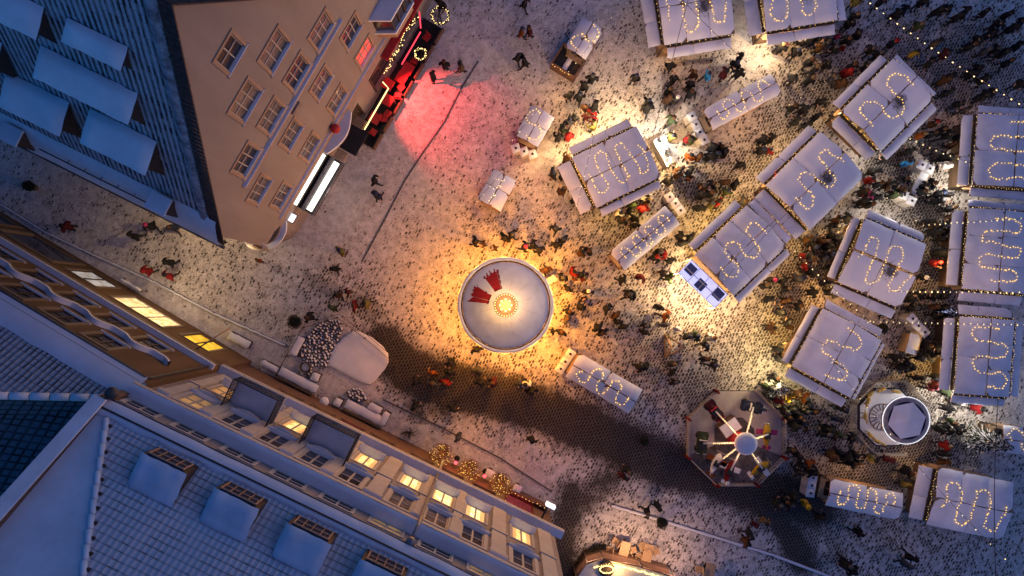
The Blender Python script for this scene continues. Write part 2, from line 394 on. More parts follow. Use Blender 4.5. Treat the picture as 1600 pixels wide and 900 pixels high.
def gable_house():
    n = (.865, -.502); u = (.502, .865); X = 13.96
    o = Vector((-14.29, 3.18, 0))
    root = thing('gable_house', 'tall tan gabled house with snowed dormers and a red lit terrace at its foot', 'building', o)
    F = FR((0, 0), u, n)
    D = -.12                                     # wall plane just behind the verge
    FW = FR((F.n * D).to_2d(), u, n)
    s_ap, z_ap, z_e = 7.3, 23.0, 10.2
    k = (z_ap - z_e) / s_ap
    hp = [(-k, 1, z_e), (k, 1, z_e + k * 14.6)]  # z <= z_e + k s ; z <= z_e + k (14.6 - s)
    W = []                                       # windows: s, z, w, h, pane, nx
    for s, p in ((3.4, 'glass_curtain'), (6.6, 'glass_curtain'), (9.7, 'glass_curtain'), (12.8, 'win_red')): W.append((s, 5.85, 1.5, 1.75, p, 3))
    for s, p in ((3.2, 'glass_curtain'), (6.5, 'glass_curtain'), (9.6, 'glass_curtain'), (12.7, 'glass_dark')): W.append((s, 9.0, 1.5, 1.7, p, 3))
    for s, p in ((4.2, 'glass_dark'), (6.6, 'glass_curtain'), (9.0, 'glass_dark'), (11.3, 'glass_curtain')): W.append((s, 12.15, 1.55, 1.7, p, 3))
    for s in (6.4, 8.9): W.append((s, 15.1, 1.65, 1.8, 'glass_curtain', 3))
    W.append((7.5, 18.1, 1.3, 1.5, 'glass_dark', 2))
    W = [(s, z, w * .92, h * .93, p, nx) for s, z, w, h, p, nx in W]
    ops = [(s - w / 2, s + w / 2, z - h / 2, z + h / 2) for s, z, w, h, p, nx in W]
    mb = MB()
    wall(FW, .25, 14.6, 3.9, 10.2, [q for q in ops if q[3] < 10.2], .22, (), mb)
    wall(FW, 0, 14.6, 10.2, 23.0, [q for q in ops if q[2] > 10.2], .22, hp, mb)
    wall(FW, 14.6, 22, 3.9, 10.2, [], .22, (), mb)
    # curved corner on the ground floor and the long street wall
    pts = [(FW.p(2.6, 0).x, FW.p(2.6, 0).y)]
    wall(FW, 2.2, 22, 0, 3.9, [(9.2, 10.6, 0, 2.6), (12.2, 14.4, .6, 2.8), (15.4, 17.4, .6, 2.8)], .35, (), mb)
    v = Vector((-.894, .447, 0)); m_ = Vector((-.447, -.894, 0))
    FS = FR((-v * 0 + m_ * 0 + Vector((.10, .42, 0))).to_2d(), (v.x, v.y), (m_.x, m_.y))
    A0 = FW.p(2.2, 0); A1 = FS.p(2.2, 0)
    c0 = FW.p(.25, 0)
    arc = []
    for i in range(9):                           # quadratic curve round the corner
        t = i / 8; arc.append(A0 * (1 - t) ** 2 + c0 * 2 * t * (1 - t) + A1 * t * t)
    for i in range(8): mb.face([arc[i + 1], arc[i], arc[i] + Vector((0, 0, 3.9)), arc[i + 1] + Vector((0, 0, 3.9))], 0)
    mb.face([a + Vector((0, 0, 3.9)) for a in arc] + [FW.p(0.25, 3.9)], 0)
    wall(FS, .1, 20, 3.9, 10.2, [], .2, (), mb); wall(FS, 2.2, 20, 0, 3.9, [(5, 6.2, .8, 2.6), (9, 10.2, .8, 2.6), (13, 14.2, .8, 2.6)], .3, (), mb)
    wb = mb.build('wall', [M['plaster_tan']], root)
    for s, z, w, h, p, nx in W: window(root, FW, s, z, w, h, .16, 'frame_white', p, 'trim_tan', nx, 2, tw=.15, sash=.028, sillw=.10, bw=.05)
    for s, z, w, h in ((13.3, 1.7, 2.2, 2.2), (16.4, 1.7, 2.0, 2.2)): window(root, FW, s, z, w, h, .35, 'frame_dark', 'glass_dark', 'frame_dark', 2, 1, sill=False)
    mb = MB(); FW.box(mb, 9.2, 10.6, 0, 2.6, -.33, -.27); d = mb.build('door', M['wood_dark'], root)
    mb = MB(); FW.box(mb, 10.35, 10.42, 1.0, 1.15, -.27, -.20); mb.build('handle', M['steel'], d)
    for s in (5.6, 9.6, 13.6):
        window(root, FS, s, 1.7, 1.2, 1.8, .3, 'frame_dark', 'win_warm', 'trim_tan', 2, 2)
    # snow lined string courses
    mb = MB(); FW.box(mb, 3.0, 12.5, 10.86, 11.0, 0, .2); FW.box(mb, 3.0, 12.5, 11.0, 11.05, 0, .19, 1); mb.build('string_course', [M['trim_tan'], M['snow']], root)
    mb = MB(); FW.box(mb, 7.3, 8.0, 10.5, 10.86, .01, .3); mb.build('rain_hopper', M['zinc'], root)
    mb = MB(); FW.box(mb, 2.2, 22, 4.1, 4.35, 0, .16); FW.box(mb, 2.2, 22, 4.35, 4.4, 0, .14, 1); mb.build('ground_floor_cornice', [M['trim_tan'], M['snow']], root)
    # ---- roof: both slopes, corrugated by the tile material, verge with bare red tile
    E = v                                         # ridge / eave direction (away from the square)
    Ln = 22.0; pitch = (z_ap - z_e)
    per = Vector((F.u.x, F.u.y, 0)) * s_ap        # eave to ridge along the gable plane
    SL = math.hypot(s_ap, pitch)
    mb = MB()
    def rp(a, t, off=0.0):                        # a metres along the eave from the gable, t metres up the slope
        q = F.p(0, z_e) + E * a + (per / SL) * t + Vector((0, 0, pitch / SL * t))
        nn = Vector((-F.u.x * pitch / SL, -F.u.y * pitch / SL, s_ap / SL))
        return q + nn * off
    mb.face([rp(.9, 1.9), rp(Ln, 1.9), rp(Ln, SL), rp(.9, SL)], 0, [(.9, 1.9), (Ln, 1.9), (Ln, SL), (.9, SL)])
    P2 = lambda a, t: F.p(14.6, z_e) + E * a - (per / SL) * t + Vector((0, 0, pitch / SL * t))
    mb.face([P2(-.1, -.3), P2(-.1, SL), P2(Ln, SL), P2(Ln, -.3)], 0, [(0, 0), (0, SL), (Ln, SL), (Ln, 0)])
    mb.face([rp(-.1, -.2), rp(Ln, -.2), rp(Ln, -.45, -.35), rp(-.1, -.45, -.35)], 0, [(0, 0), (1, 0), (1, .1), (0, .1)])
    mb.build('roof', [M['tile_a']], root)
    mb = MB()                                     # snow drifted on the lower roof and along the verge
    nA, nT = 60, 6
    g = [rp(.0 + Ln * i / nA, -.45 + 2.5 * j / nT, .02 + .16 * (1 - abs(2 * j / nT - 1) ** 3) + .03 * mnoise.noise(Vector((i * .4, j * .8, 0)))) for j in range(nT + 1) for i in range(nA + 1)]
    mb.add(g, [(j * (nA + 1) + i, (j + 1) * (nA + 1) + i, (j + 1) * (nA + 1) + i + 1, j * (nA + 1) + i + 1) for j in range(nT) for i in range(nA)], 0, True)
    mb.build('eave_snow', M['snow_blue'], root)
    mb = MB()
    nV = 40
    g = [rp(.42 + .5 * j / 3 + .07 * mnoise.noise(Vector((i * .5, j, 3))), SL * i / nV, .03 + .09 * (1 if 0 < j < 3 else 0)) for j in range(4) for i in range(nV + 1)]
    mb.add(g, [(j * (nV + 1) + i, j * (nV + 1) + i + 1, (j + 1) * (nV + 1) + i + 1, (j + 1) * (nV + 1) + i) for j in range(3) for i in range(nV)], 0, True)
    mb.build('verge_snow', mat('verge_snow', (.20, .21, .25), .85, .7, 2.2, .3, c2=(.5, .51, .56)), root)
    mb = MB()
    for side in (0, 1):
        f = rp if side == 0 else P2
        NB = 56
        for i in range(NB):
            t0, t1 = SL * i / NB, SL * (i + .93) / NB
            hh = .10 + .03 * rnd.random()
            q = [f(-.2, t0), f(.36, t0), f(.36, t1), f(-.2, t1)]
            up = Vector((0, 0, hh)); mb.add([*q, *[a + up for a in q]], [(0, 3, 2, 1), (4, 5, 6, 7), (0, 1, 5, 4), (1, 2, 6, 5), (2, 3, 7, 6), (3, 0, 4, 7)], 0)
    mb.build('verge_tile', M['tile_red'], root)
    mb = MB(); mb.tube([rp(-.12, -.5, -.02), rp(Ln, -.5, -.02)], .09, 8); mb.build('gutter', M['gutter'], root)
    mb = MB()
    for (a0, a1, t) in ((2.6, 9.5, 1.0), (11.0, 17.0, 1.05)):
        mb.tube([rp(a0, t, .34), rp(a1, t, .34)], .035, 5)
        for i in range(int((a1 - a0) / .9)): mb.tube([rp(a0 + .9 * i, t, 0), rp(a0 + .9 * i, t, .34)], .02, 4)
    mb.build('snow_guard', M['gutter'], root)
    # ---- dormers: (along eave 0..1, slope start, width, run up the slope, height of the front)
    def solve(px, py):                            # where a photo ray meets the roof plane
        d = Vector(((px - NX) / FPX, -(py - NY) / FPX, -1)); c = Vector((0, 0, H)) - o
        nn = Vector((-F.u.x * pitch / SL, -F.u.y * pitch / SL, s_ap / SL)); p0 = rp(0, 0)
        q = c + d * ((p0 - c).dot(nn) / d.dot(nn)); r_ = q - p0
        return r_.dot(E), r_.dot((per / SL) + Vector((0, 0, pitch / SL)))
    def dormer(cx, cy, wid, t_run, rise, eyebrow=False):
        a, t = solve(cx, cy)
        a -= .3; mb = MB(); sb = MB(); wv = Vector((E.x, E.y, 0))
        inn = Vector((F.u.x, F.u.y, 0)); t0 = t - t_run / 2
        base0 = rp(a - wid / 2, t0); base1 = rp(a + wid / 2, t0)
        top0 = base0 + Vector((0, 0, rise)); top1 = base1 + Vector((0, 0, rise))
        dz = .32 * t_run                          # roof of the dormer climbs gently back into the slope
        run = (rise - 0) / (pitch / s_ap - .36)   # horizontal distance until it meets the main roof
        b0 = top0 + inn * run + Vector((0, 0, .36 * run)); b1 = top1 + inn * run + Vector((0, 0, .36 * run))
        mb.face([base0, base1, top1, top0], 0); mb.face([base0, top0, b0], 1); mb.face([base1, b1, top1], 1)
        root_o = mb.build('dormer', [M['frame_dark'], M['wood_dark']], root)
        rot = Matrix((wv, inn + Vector((0, 0, .36)), Vector((0, 0, 1)))).transposed().to_4x4()
        cen = (top0 + top1 + b0 + b1) / 4 - inn * .14
        rot.translation = cen
        snow_slab(sb, wid + .3, run + .3, .03, .2, 0, cx * .1, rot, lump=.06)
        w2 = (wid + .3) / 2; r2 = (run + .3) / 2
        q = [rot @ Vector(p) for p in ((-w2, -r2, -.05), (w2, -r2, -.05), (w2, r2, -.05), (-w2, r2, -.05))]; q2 = [p + Vector((0, 0, .07)) for p in q]
        sb.add(q + q2, [(0, 3, 2, 1), (4, 5, 6, 7), (0, 1, 5, 4), (1, 2, 6, 5), (2, 3, 7, 6), (3, 0, 4, 7)], 1)
        sb.build('dormer_roof', [M['snow_blue'], M['gutter']], root_o)
        gb = MB()
        fb = -inn * .02
        gb.face([base0.lerp(base1, .12) + fb + Vector((0, 0, rise * .3)), base0.lerp(base1, .88) + fb + Vector((0, 0, rise * .3)), base0.lerp(base1, .88) + fb + Vector((0, 0, rise * .9)), base0.lerp(base1, .12) + fb + Vector((0, 0, rise * .9))])
        gb.build('pane', M['glass_dark'], root_o)
    dormer(82, 168, 2.7, .6, 1.75); dormer(203, 232, 2.85, .6, 1.75); dormer(-28, 120, 2.7, .6, 1.75)
    dormer(146, 136, 3.9, .6, 1.35); dormer(-16, 70, 2.3, .6, 1.5)
    dormer(146, 62, 2.1, .4, .8); dormer(24, 8, 2.6, .5, 1.2)
    # dark cheek frames standing on the lower roof (door hatches)
    for px, py in ((51, 200), (268, 318)):
        a, t = solve(px, py); mb = MB(); p = rp(a, t)
        mb.box(p + Vector((0, 0, .5)), (.9, .7, 1.3), math.atan2(E.y, E.x)); h = mb.build('roof_hatch', M['wood_dark'], root)
        mb = MB(); mb.box(p + Vector((0, 0, 1.2)), (1.05, .85, .1), math.atan2(E.y, E.x)); mb.build('hatch_snow', M['snow'], h)
    # ---- bay window high on the square side
    mb = MB(); bs, bz = 15.6, 6.3
    ring = [(bs - 1.5, 0), (bs - .9, .9), (bs + .9, .9), (bs + 1.5, 0)]
    for (h0, h1, ex, mi) in ((bz - 1.3, bz - .5, 0, 0), (bz - .5, bz - .36, .12, 1), (bz - .36, bz + 1.3, -.05, 2), (bz + 1.3, bz + 1.45, .15, 1)):
        pts = [FW.p(a + (ex if a > bs else -ex), 0, d + (ex if d else 0)) for a, d in ring]
        mb.prism([(p.x, p.y) for p in pts], h0, h1, mi)
    bay = mb.build('bay_window', [M['trim_tan'], M['snow'], M['glass_dark']], root)
    mb = MB()
    for a, d in ((bs - .9, .87), (bs - .3, .88), (bs + .3, .88), (bs + .9, .87)): FW.box(mb, a - .05, a + .05, bz - .36, bz + 1.3, d - .02, d + .05)
    mb.build('mullion', M['frame_dark'], bay)
    # ---- lit white shop sign with its glowing canopy, small lit box
    mb = MB(); FW.box(mb, 3.3, 6.8, 3.15, 3.5, .02, .12); FW.box(mb, 3.25, 6.85, 3.1, 3.15, .0, .2, 1); mb.build('sign_panel', [M['lightbox'], M['black']], root)
    mb = MB(); FW.box(mb, 3.4, 6.8, 2.62, 2.78, .6, .93); sc = mb.build('canopy', M['lightbox'], root)
    mb = MB(); FW.box(mb, 3.25, 6.95, 2.46, 2.61, .0, 1.18); FW.box(mb, 3.25, 6.95, 2.62, 2.74, 1.06, 1.17, 1); FW.box(mb, 3.2, 7.0, 2.62, 2.8, .3, .52, 1); mb.build('canopy_frame', [M['black'], M['zinc']], sc)
    mb = MB(); FW.box(mb, 2.25, 2.75, 2.75, 3.2, .1, .3); FW.box(mb, 2.2, 2.8, 2.7, 2.75, .0, .34, 1); mb.build('sign_box', [M['led_white'], M['black']], root)
    # ---- dark awning entrance with slatted shutters and its curved snowed hood
    mb = MB(); FW.box(mb, 7.7, 9.3, 2.5, 2.62, .0, 1.5); mb.build('entrance_awning', [M['black']], root)
    mb = MB()
    for s0 in (7.05, 9.35):
        for i in range(5): FW.box(mb, s0 + .12 * i, s0 + .12 * i + .08, 2.3, 2.5, .3, 1.0)
        mb.build('shutter_slat', M['wood_light'], root); mb = MB()
    mb = MB()
    for i in range(12):
        t0, t1 = i / 12, (i + 1) / 12
        dd = lambda t: .25 + .45 * math.sin(PI * t)
        P = [FW.p(6.9 + 2.9 * t0, 3.35, 0), FW.p(6.9 + 2.9 * t1, 3.35, 0), FW.p(6.9 + 2.9 * t1, 3.35, dd(t1)), FW.p(6.9 + 2.9 * t0, 3.35, dd(t0))]
        mb.add(P + [p + Vector((0, 0, .22)) for p in P], [(0, 3, 2, 1), (4, 5, 6, 7), (0, 1, 5, 4), (1, 2, 6, 5), (2, 3, 7, 6), (3, 0, 4, 7)], 0)
    mb.build('curved_hood', M['snow'], root)
    mb = MB(); mb.ball(FW.p(8.35, 4.6, .3), .3, 0, 10, 6); mb.build('wall_ornament', M['red_paint'], root)
    # ---- corner portal: curved stepped hood over the corner door, round hanging sign
    cc = (A0 + A1) / 2 * .55 + c0 * .45
    mb = MB(); nd_ = ((c0 - FW.p(6, 0)).normalized() * .6 + F.n * .8).normalized()
    for i, (r, z, hh) in enumerate(((1.5, 2.9, .16), (1.25, 3.3, .14), (1.02, 3.62, .12))):
        a0 = math.atan2(nd_.y, nd_.x); base = arc[4] - nd_ * .75
        pts = [(base.x, base.y)] + [(base.x + r * math.cos(a0 + t), base.y + r * math.sin(a0 + t)) for t in [(-1.45 + 2.9 * q / 14) for q in range(15)]]
        mb.prism(pts, z, z + hh, 0 if i != 1 else 1)
    mb.build('corner_hood', [M['snow'], M['trim_cream']], root)
    mb = MB(); mb.lathe([(0.001, -.05), (.62, -.05), (.62, .05), (.001, .05)], 20, (0, 0, 0), 0)
    mb.lathe([(.001, .052), (.30, .06), (.001, .065)], 8, (0, 0, 0), 1)
    c = arc[5] + nd_ * .7 + Vector((0, 0, 4.3)); rot = Matrix.Rotation(math.atan2(nd_.y, nd_.x) + PI / 2 - .5, 4, 'Z') @ Matrix.Rotation(PI / 2 - .35, 4, 'X')
    mb.v = [rot @ p + c for p in mb.v]; sg = mb.build('hanging_sign', [M['trim_light'], M['wood_brown']], root)
    mb = MB(); mb.tube([arc[5] + Vector((0, 0, 4.3)), c], .03, 5); mb.build('bracket', M['black'], sg)
    # ---- neon tubes on the terrace side
    mb = MB(); mb.tube([FW.p(9.4, 2.5, 1.15), FW.p(12.35, 2.5, 1.15), FW.p(12.5, 2.5, .65)], .045, 6); mb.build('neon_tube', M['neon_yellow'], root, )['label'] = 'yellow neon tube'
    mb = MB(); mb.tube([FW.p(14.0, 2.6, 1.15), FW.p(16.3, 2.6, 1.15)], .04, 6); mb.tube([FW.p(16.5, 2.6, 1.05), FW.p(17.3, 2.7, .5)], .04, 6); mb.build('neon_tube', M['neon_red'], root)['label'] = 'red neon tube'
    mb = MB(); FW.box(mb, 13.6, 18.5, 3.2, 3.32, 0, .5); mb.build('shop_fascia', M['red_paint'], root)
    sl_ = lamp('red_floodlight', FW.p(13.0, 3.0, .45), 2800, (1, .07, .06), .06, root, 80); sl_.rotation_euler = (FW.p(13.0, 0, 3.6) - FW.p(13.0, 3.0, .45)).to_track_quat('-Z', 'Y').to_euler(); lamp('terrace_lamp', FW.p(13.1, 1.9, .5), 28, (1, .08, .06), .08, root)
    lamp('terrace_lamp', FW.p(10.6, 2.3, .9), 12, (1, .7, .35), .1, root)
    lamp('sign_glow', FW.p(5.0, 2.35, 1.7), 26, (1, .9, .72), .2, root)
    lamp('wall_lantern', FS.p(5.2, 4.4, 1.0), 330, (1, .68, .34), .12, root)
    lamp('wall_lantern', FS.p(1.0, 4.2, 1.2), 60, (1, .68, .36), .12, root)
    mb = MB()
    for s in (5.2,): mb.ball(FS.p(s, 4.55, .9), .13, 0, 8, 5); FS.box(mb, s - .03, s + .03, 4.6, 4.66, 0, .9, 1)
    mb.build('lantern', [M['lamp_glass'], M['black']], root)
    return root, FW

def garland_bulbs(mb, pts, n, r, mi=0, jit=.0):
    """n bulbs spread along a polyline"""
    P = [Vector(p) for p in pts]; ds = [0]
    for i in range(len(P) - 1): ds.append(ds[-1] + (P[i + 1] - P[i]).length)
    for k in range(n):
        t = ds[-1] * (k + .5) / n; i = max(j for j in range(len(P) - 1) if ds[j] <= t)
        q = P[i].lerp(P[i + 1], (t - ds[i]) / max(1e-6, ds[i + 1] - ds[i]))
        q += Vector((rnd.uniform(-jit, jit), rnd.uniform(-jit, jit), rnd.uniform(-jit, jit) * .4))
        mb.octa(q, r * rnd.uniform(.75, 1.2), mi)

def yellow_house():
    nv = Vector((.512, .859, 0)); uv_ = Vector((.859, -.512, 0)); X = 11.58
    o = -nv * X
    root = thing('yellow_house', 'ochre yellow house with wavy snowed ledges and a bright shop window on the alley', 'building', o + uv_ * -16)
    F = FR((uv_ * 16).to_2d(), (uv_.x, uv_.y), (nv.x, nv.y))
    s0, s1, ze = -34.0, -12.33, 13.0
    up = [(-16.0, 10.9), (-18.35, 10.9), (-20.7, 10.9), (-23.0, 10.9), (-25.4, 10.9), (-27.8, 10.9), (-30.2, 10.9)]
    lo = [(-15.3, 7.7), (-17.7, 7.7), (-20.0, 7.7), (-22.4, 7.7), (-24.8, 7.7), (-27.2, 7.7), (-29.6, 7.7)]
    ops = [(s - .65, s + .65, z - .85, z + .85) for s, z in up + lo]
    shop = [(-20.4, -16.9, 1.2, 3.9), (-23.6, -21.6, 1.2, 3.7), (-15.9, -14.0, .6, 3.3), (-28.2, -24.6, .8, 3.8), (-33.0, -29.2, .8, 3.8)]
    mb = wall(F, s0, s1, 0, ze, ops + shop, .3)
    mb.face([F.p(s1, 0), F.p(s1, 0, -2), F.p(s1, ze + .4, -2), F.p(s1, ze, 0)])
    mb.build('wall', [M['plaster_yellow']], root)
    for s, z in up + lo: window(root, F, s, z, 1.3, 1.7, .12, 'frame_dark', 'glass_dark', 'trim_cream', 2, 2, tw=.2, sillw=.12)
    w = window(root, F, -18.65, 2.55, 3.5, 2.7, .1, 'frame_white', 'win_shop_bright', 'trim_cream', 3, 1, sill=False, label='brightly lit shop window')
    w = window(root, F, -22.6, 2.45, 2.0, 2.5, .1, 'frame_dark', 'win_cool', 'trim_cream', 2, 1, sill=False)
    w = window(root, F, -14.95, 1.95, 1.9, 2.7, .1, 'frame_dark', 'win_yellow', 'trim_cream', 2, 1, sill=False, label='yellow lit doorway')
    for s in (-26.4, -31.1): window(root, F, s, 2.3, 3.6 if s > -30 else 3.8, 3.0, .1, 'trim_cream', 'glass_dark', 'trim_cream', 1, 1, sill=False, tw=.25)
    # straight snowed ledge above the shops
    mb = MB(); F.box(mb, s0, s1, 5.65, 5.95, 0, .35); F.box(mb, s0, s1, 5.95, 6.1, 0, .33, 1); mb.build('cornice', [M['trim_cream'], M['snow']], root)
    # wavy ledge between the storeys
    mb = MB(); NS = 150
    for i in range(NS):
        a, b = s0 + (s1 - 1.0 - s0) * i / NS, s0 + (s1 - 1.0 - s0) * (i + 1) / NS
        zz = lambda s: 9.25 + .32 * max(-.55, math.cos((s + 15.3) * 2 * PI / 2.36))
        za, zb = zz(a), zz(b)
        P = [F.p(a, za - .18, 0), F.p(b, zb - .18, 0), F.p(b, zb - .18, .3), F.p(a, za - .18, .3)]; T = [F.p(a, za, 0), F.p(b, zb, 0), F.p(b, zb, .3), F.p(a, za, .3)]
        mb.add(P + T, [(3, 2, 1, 0), (2, 3, 7, 6)], 0); mb.add(T + [t + Vector((0, 0, .12)) for t in T], [(4, 5, 6, 7), (2, 6, 7, 3)], 1)
    mb.build('hood_mould', [M['trim_cream'], M['snow']], root)
    # roof: front slope, hip ridge and end slope
    xe, tanp = -.15, .8
    za = lambda x: ze + .1 + tanp * (x - xe)
    Pf = lambda s, x: F.p(s, za(x), -x)
    ridge = lambda s: .7 + (s1 - .1 - s) * .50     # hip line runs back from the party wall corner
    mb = MB(); slope = math.hypot(1, tanp)
    A, B, C, Dd = (s0, xe), (s1 - .1, xe), (s1 - .4, .75), (s0, 9.5)
    poly = [(s0, xe), (s1 - .1, xe), (s1 - .1, .7), (s0, ridge(s0))]
    mb.face([Pf(s, x) for s, x in poly], 0, [(s, x * slope) for s, x in poly])
    q = [(s1 - .1, .7), (s0, ridge(s0))]
    e0, e1 = Pf(*q[0]), Pf(*q[1]); back = Vector((0, 0, 0)) - nv * 9 + uv_ * 4
    e2 = F.p(s1 + .2, za(.7) + 1.2 - .2, -9.0); e3 = F.p(s0, za(ridge(s0)) - 4, -20)
    mb.face([e0, e2, e3, e1], 1, [(0, 0), (0, 9), (18, 12), (20, 0)])
    mb.build('roof', [M['tile_b'], M['tile_bare']], root)
    mb = MB()
    NR = 34
    for i in range(NR):
        t0, t1 = i / NR, (i + .94) / NR
        mb.tube([e0.lerp(e1, t0) + Vector((0, 0, .02)), e0.lerp(e1, t1) + Vector((0, 0, .02))], .17, 8)
    mb.build('ridge_tile', M['snow'], root)
    mb = MB(); N1 = 80; g = []
    for j in range(5):
        for i in range(N1 + 1):
            s = s0 + (s1 - .1 - s0) * i / N1; x = xe - .12 + 1.05 * j / 4 + (.06 * mnoise.noise(Vector((s, j, 1))) if j == 4 else 0)
            g.append(Pf(s, x) + Vector((0, 0, .03 + .12 * (1 if 0 < j < 4 else 0))))
    mb.add(g, [(j * (N1 + 1) + i, j * (N1 + 1) + i + 1, (j + 1) * (N1 + 1) + i + 1, (j + 1) * (N1 + 1) + i) for j in range(4) for i in range(N1)], 0, True)
    mb.build('eave_snow', M['snow_drift'], root)
    mb = MB(); mb.tube([F.p(s0, ze + .28, .02), F.p(s1 - .2, ze + .28, .02)], .05, 6); mb.tube([F.p(s0, ze, .24), F.p(s1 - .2, ze, .24)], .09, 8)
    mb.tube([F.p(s1 - .25, ze, .24), F.p(s1 - .25, ze - .7, .1), F.p(s1 - .25, 5, .1)], .07, 6); mb.build('gutter', M['gutter'], root)
    lamp('shop_glow', F.p(-18.6, 2.4, 1.5), 75, (1, .72, .42), .3, root)
    lamp('shop_glow', F.p(-14.6, 2.6, .8), 16, (1, .66, .2), .2, root)
    # snowed awning boxes and the lamp bracket in front of the shops
    for a, b, z, d in ():
        mb = MB(); F.box(mb, a, b, z, z + .08, .3, .3 + d); F.box(mb, a + .05, b - .05, z + .08, z + .18, .35, .25 + d, 1); mb.build('shop_awning', [M['frame_dark'], M['snow']], root)
    mb = MB(); mb.tube([F.p(-14.3, 4.3, .05), F.p(-13.4, 3.9, 2.0)], .05, 6); mb.build('flagpole', M['wood_light'], root)
    return root, F

def grey_house():
    nv = Vector((.437, .899, 0)); uv_ = Vector((.899, -.437, 0)); X = 10.78
    o = -nv * X
    root = thing('grey_house', 'long pale grey house with a row of lit windows above a brown timber shopfront', 'building', o)
    F = FR((0, 0), (uv_.x, uv_.y), (nv.x, nv.y))
    s0, s1 = -13.3, 8.4
    cs = [-11.5, -9.3, -7.3, -5.1, -3.1, -.42, 1.5, 3.45, 6.2]
    row1 = {-11.5: 'win_warm', -9.3: 'glass_dark', -7.3: 'win_lit', -5.1: 'glass_dark', -3.1: 'win_lit', -.42: 'win_lit_bright', 1.5: 'win_lit_bright', 3.45: 'win_lit_bright', 6.2: 'win_lit'}
    row2 = {c: 'glass_dark' for c in cs}; row2[-11.5] = 'win_warm'; row2[1.5] = 'glass_curtain'; row2[-.42] = 'glass_curtain'
    W = [(c, 7.7, 1.2, 2.1, row1[c]) for c in cs] + [(c, 11.25, 1.2, 2.0, row2[c]) for c in cs]
    ops = [(c - w / 2, c + w / 2, z - h / 2, z + h / 2) for c, z, w, h, p in W]
    mb = wall(F, s0, s1, 4.6, 14.1, ops, .14, (), None, 0, 1)
    FE = FR((uv_ * s1).to_2d(), (-nv.x, -nv.y), (uv_.x, uv_.y))      # end wall towards the square's corner
    wall(FE, 0, 14, 0, 16, [], .3, (), mb)
    mb.build('wall', [M['plaster_grey'], M['trim_light']], root)
    for c, z, w, h, p in W:
        lit = p.startswith('win_lit')
        window(root, F, c, z, w, h, .12, 'frame_white', p, 'trim_light', 2, 2 if not lit else 1, tw=.2 if z > 9 else .13, label='lit window' if lit else None, sillw=.42 if z < 9 else .2)
    # attic storey, set back behind the cornice
    FA = FR((-nv * .1).to_2d(), (uv_.x, uv_.y), (nv.x, nv.y))
    at_ = [-12.2 + 2.35 * i for i in range(9)]
    mb = wall(FA, s0, s1 - .3, 14.3, 16.0, [(c - .75, c + .75, 14.5, 15.3) for c in at_], .1)
    mb.build('attic_wall', [M['plaster_grey']], root)
    for i, c in enumerate(at_): window(root, FA, c, 14.9, 1.5, .8, .08, 'frame_white', 'win_warm' if i in (5, 7) else 'glass_dark', 'trim_light', 2, 2, tw=.1, sill=False)
    # main cornice with its deep snow
    mb = MB(); F.box(mb, s0, s1 + .5, 14.1, 14.4, -.09, .55); F.box(mb, s0, s1 + .4, 13.8, 14.1, -.05, .38)
    mb.build('cornice', [M['trim_light']], root)
    mb = MB(); NS = 60; g = []
    for j in range(6):
        for i in range(NS + 1):
            s = s0 + (s1 + .5 - s0) * i / NS; d = -.08 + .61 * j / 5
            g.append(F.p(s, 14.4 + (.02 if j == 5 else .12) + .04 * mnoise.noise(Vector((s * .8, j, 2))), d + (.05 * mnoise.noise(Vector((s * 1.2, 7, 1))) if j == 5 else 0)))
    mb.add(g, [(j * (NS + 1) + i, (j + 1) * (NS + 1) + i, (j + 1) * (NS + 1) + i + 1, j * (NS + 1) + i + 1) for j in range(5) for i in range(NS)], 0, True)
    mb.build('cornice_snow', M['snow_drift'], root)
    # pilasters with capitals, sill hoods
    ps = [-12.6, -10.4, -8.3, -6.2, -4.1, -1.75, .55, 2.48, 4.8, 7.6]
    for i, s in enumerate(ps):
        wd = .5 if i not in (5, 8, 9) else .8
        mb = MB(); F.box(mb, s - wd / 2, s + wd / 2, 5.3, 12.3, 0, .14); F.box(mb, s - wd / 2 - .07, s + wd / 2 + .07, 12.3, 12.55, 0, .22); F.box(mb, s - wd / 2 - .07, s + wd / 2 + .07, 9.2, 9.38, 0, .2)
        F.box(mb, s - wd / 2 - .07, s + wd / 2 + .07, 12.55, 12.6, 0, .2, 1); mb.build('pilaster', [M['trim_light'], M['snow']], root)
    for c in cs:                                     # bowed window hoods, snowed
        for z in (9.95,):
            mb = MB(); n_ = 10
            for i in range(n_):
                t0, t1 = i / n_, (i + 1) / n_; dd = lambda t: .08 + .26 * math.sin(PI * t)
                P = [F.p(c - .95 + 1.9 * t0, z, 0), F.p(c - .95 + 1.9 * t1, z, 0), F.p(c - .95 + 1.9 * t1, z, dd(t1)), F.p(c - .95 + 1.9 * t0, z, dd(t0))]
                mb.add(P + [p + Vector((0, 0, .2)) for p in P], [(3, 2, 1, 0), (4, 5, 6, 7), (2, 3, 7, 6)], 0)
                T = [p + Vector((0, 0, .203)) for p in P]; mb.add(T + [p + Vector((0, 0, .03)) for p in T], [(4, 5, 6, 7), (2, 3, 7, 6)], 1)
            mb.build('window_hood', [M['zinc'], M['snow_roof']], root)
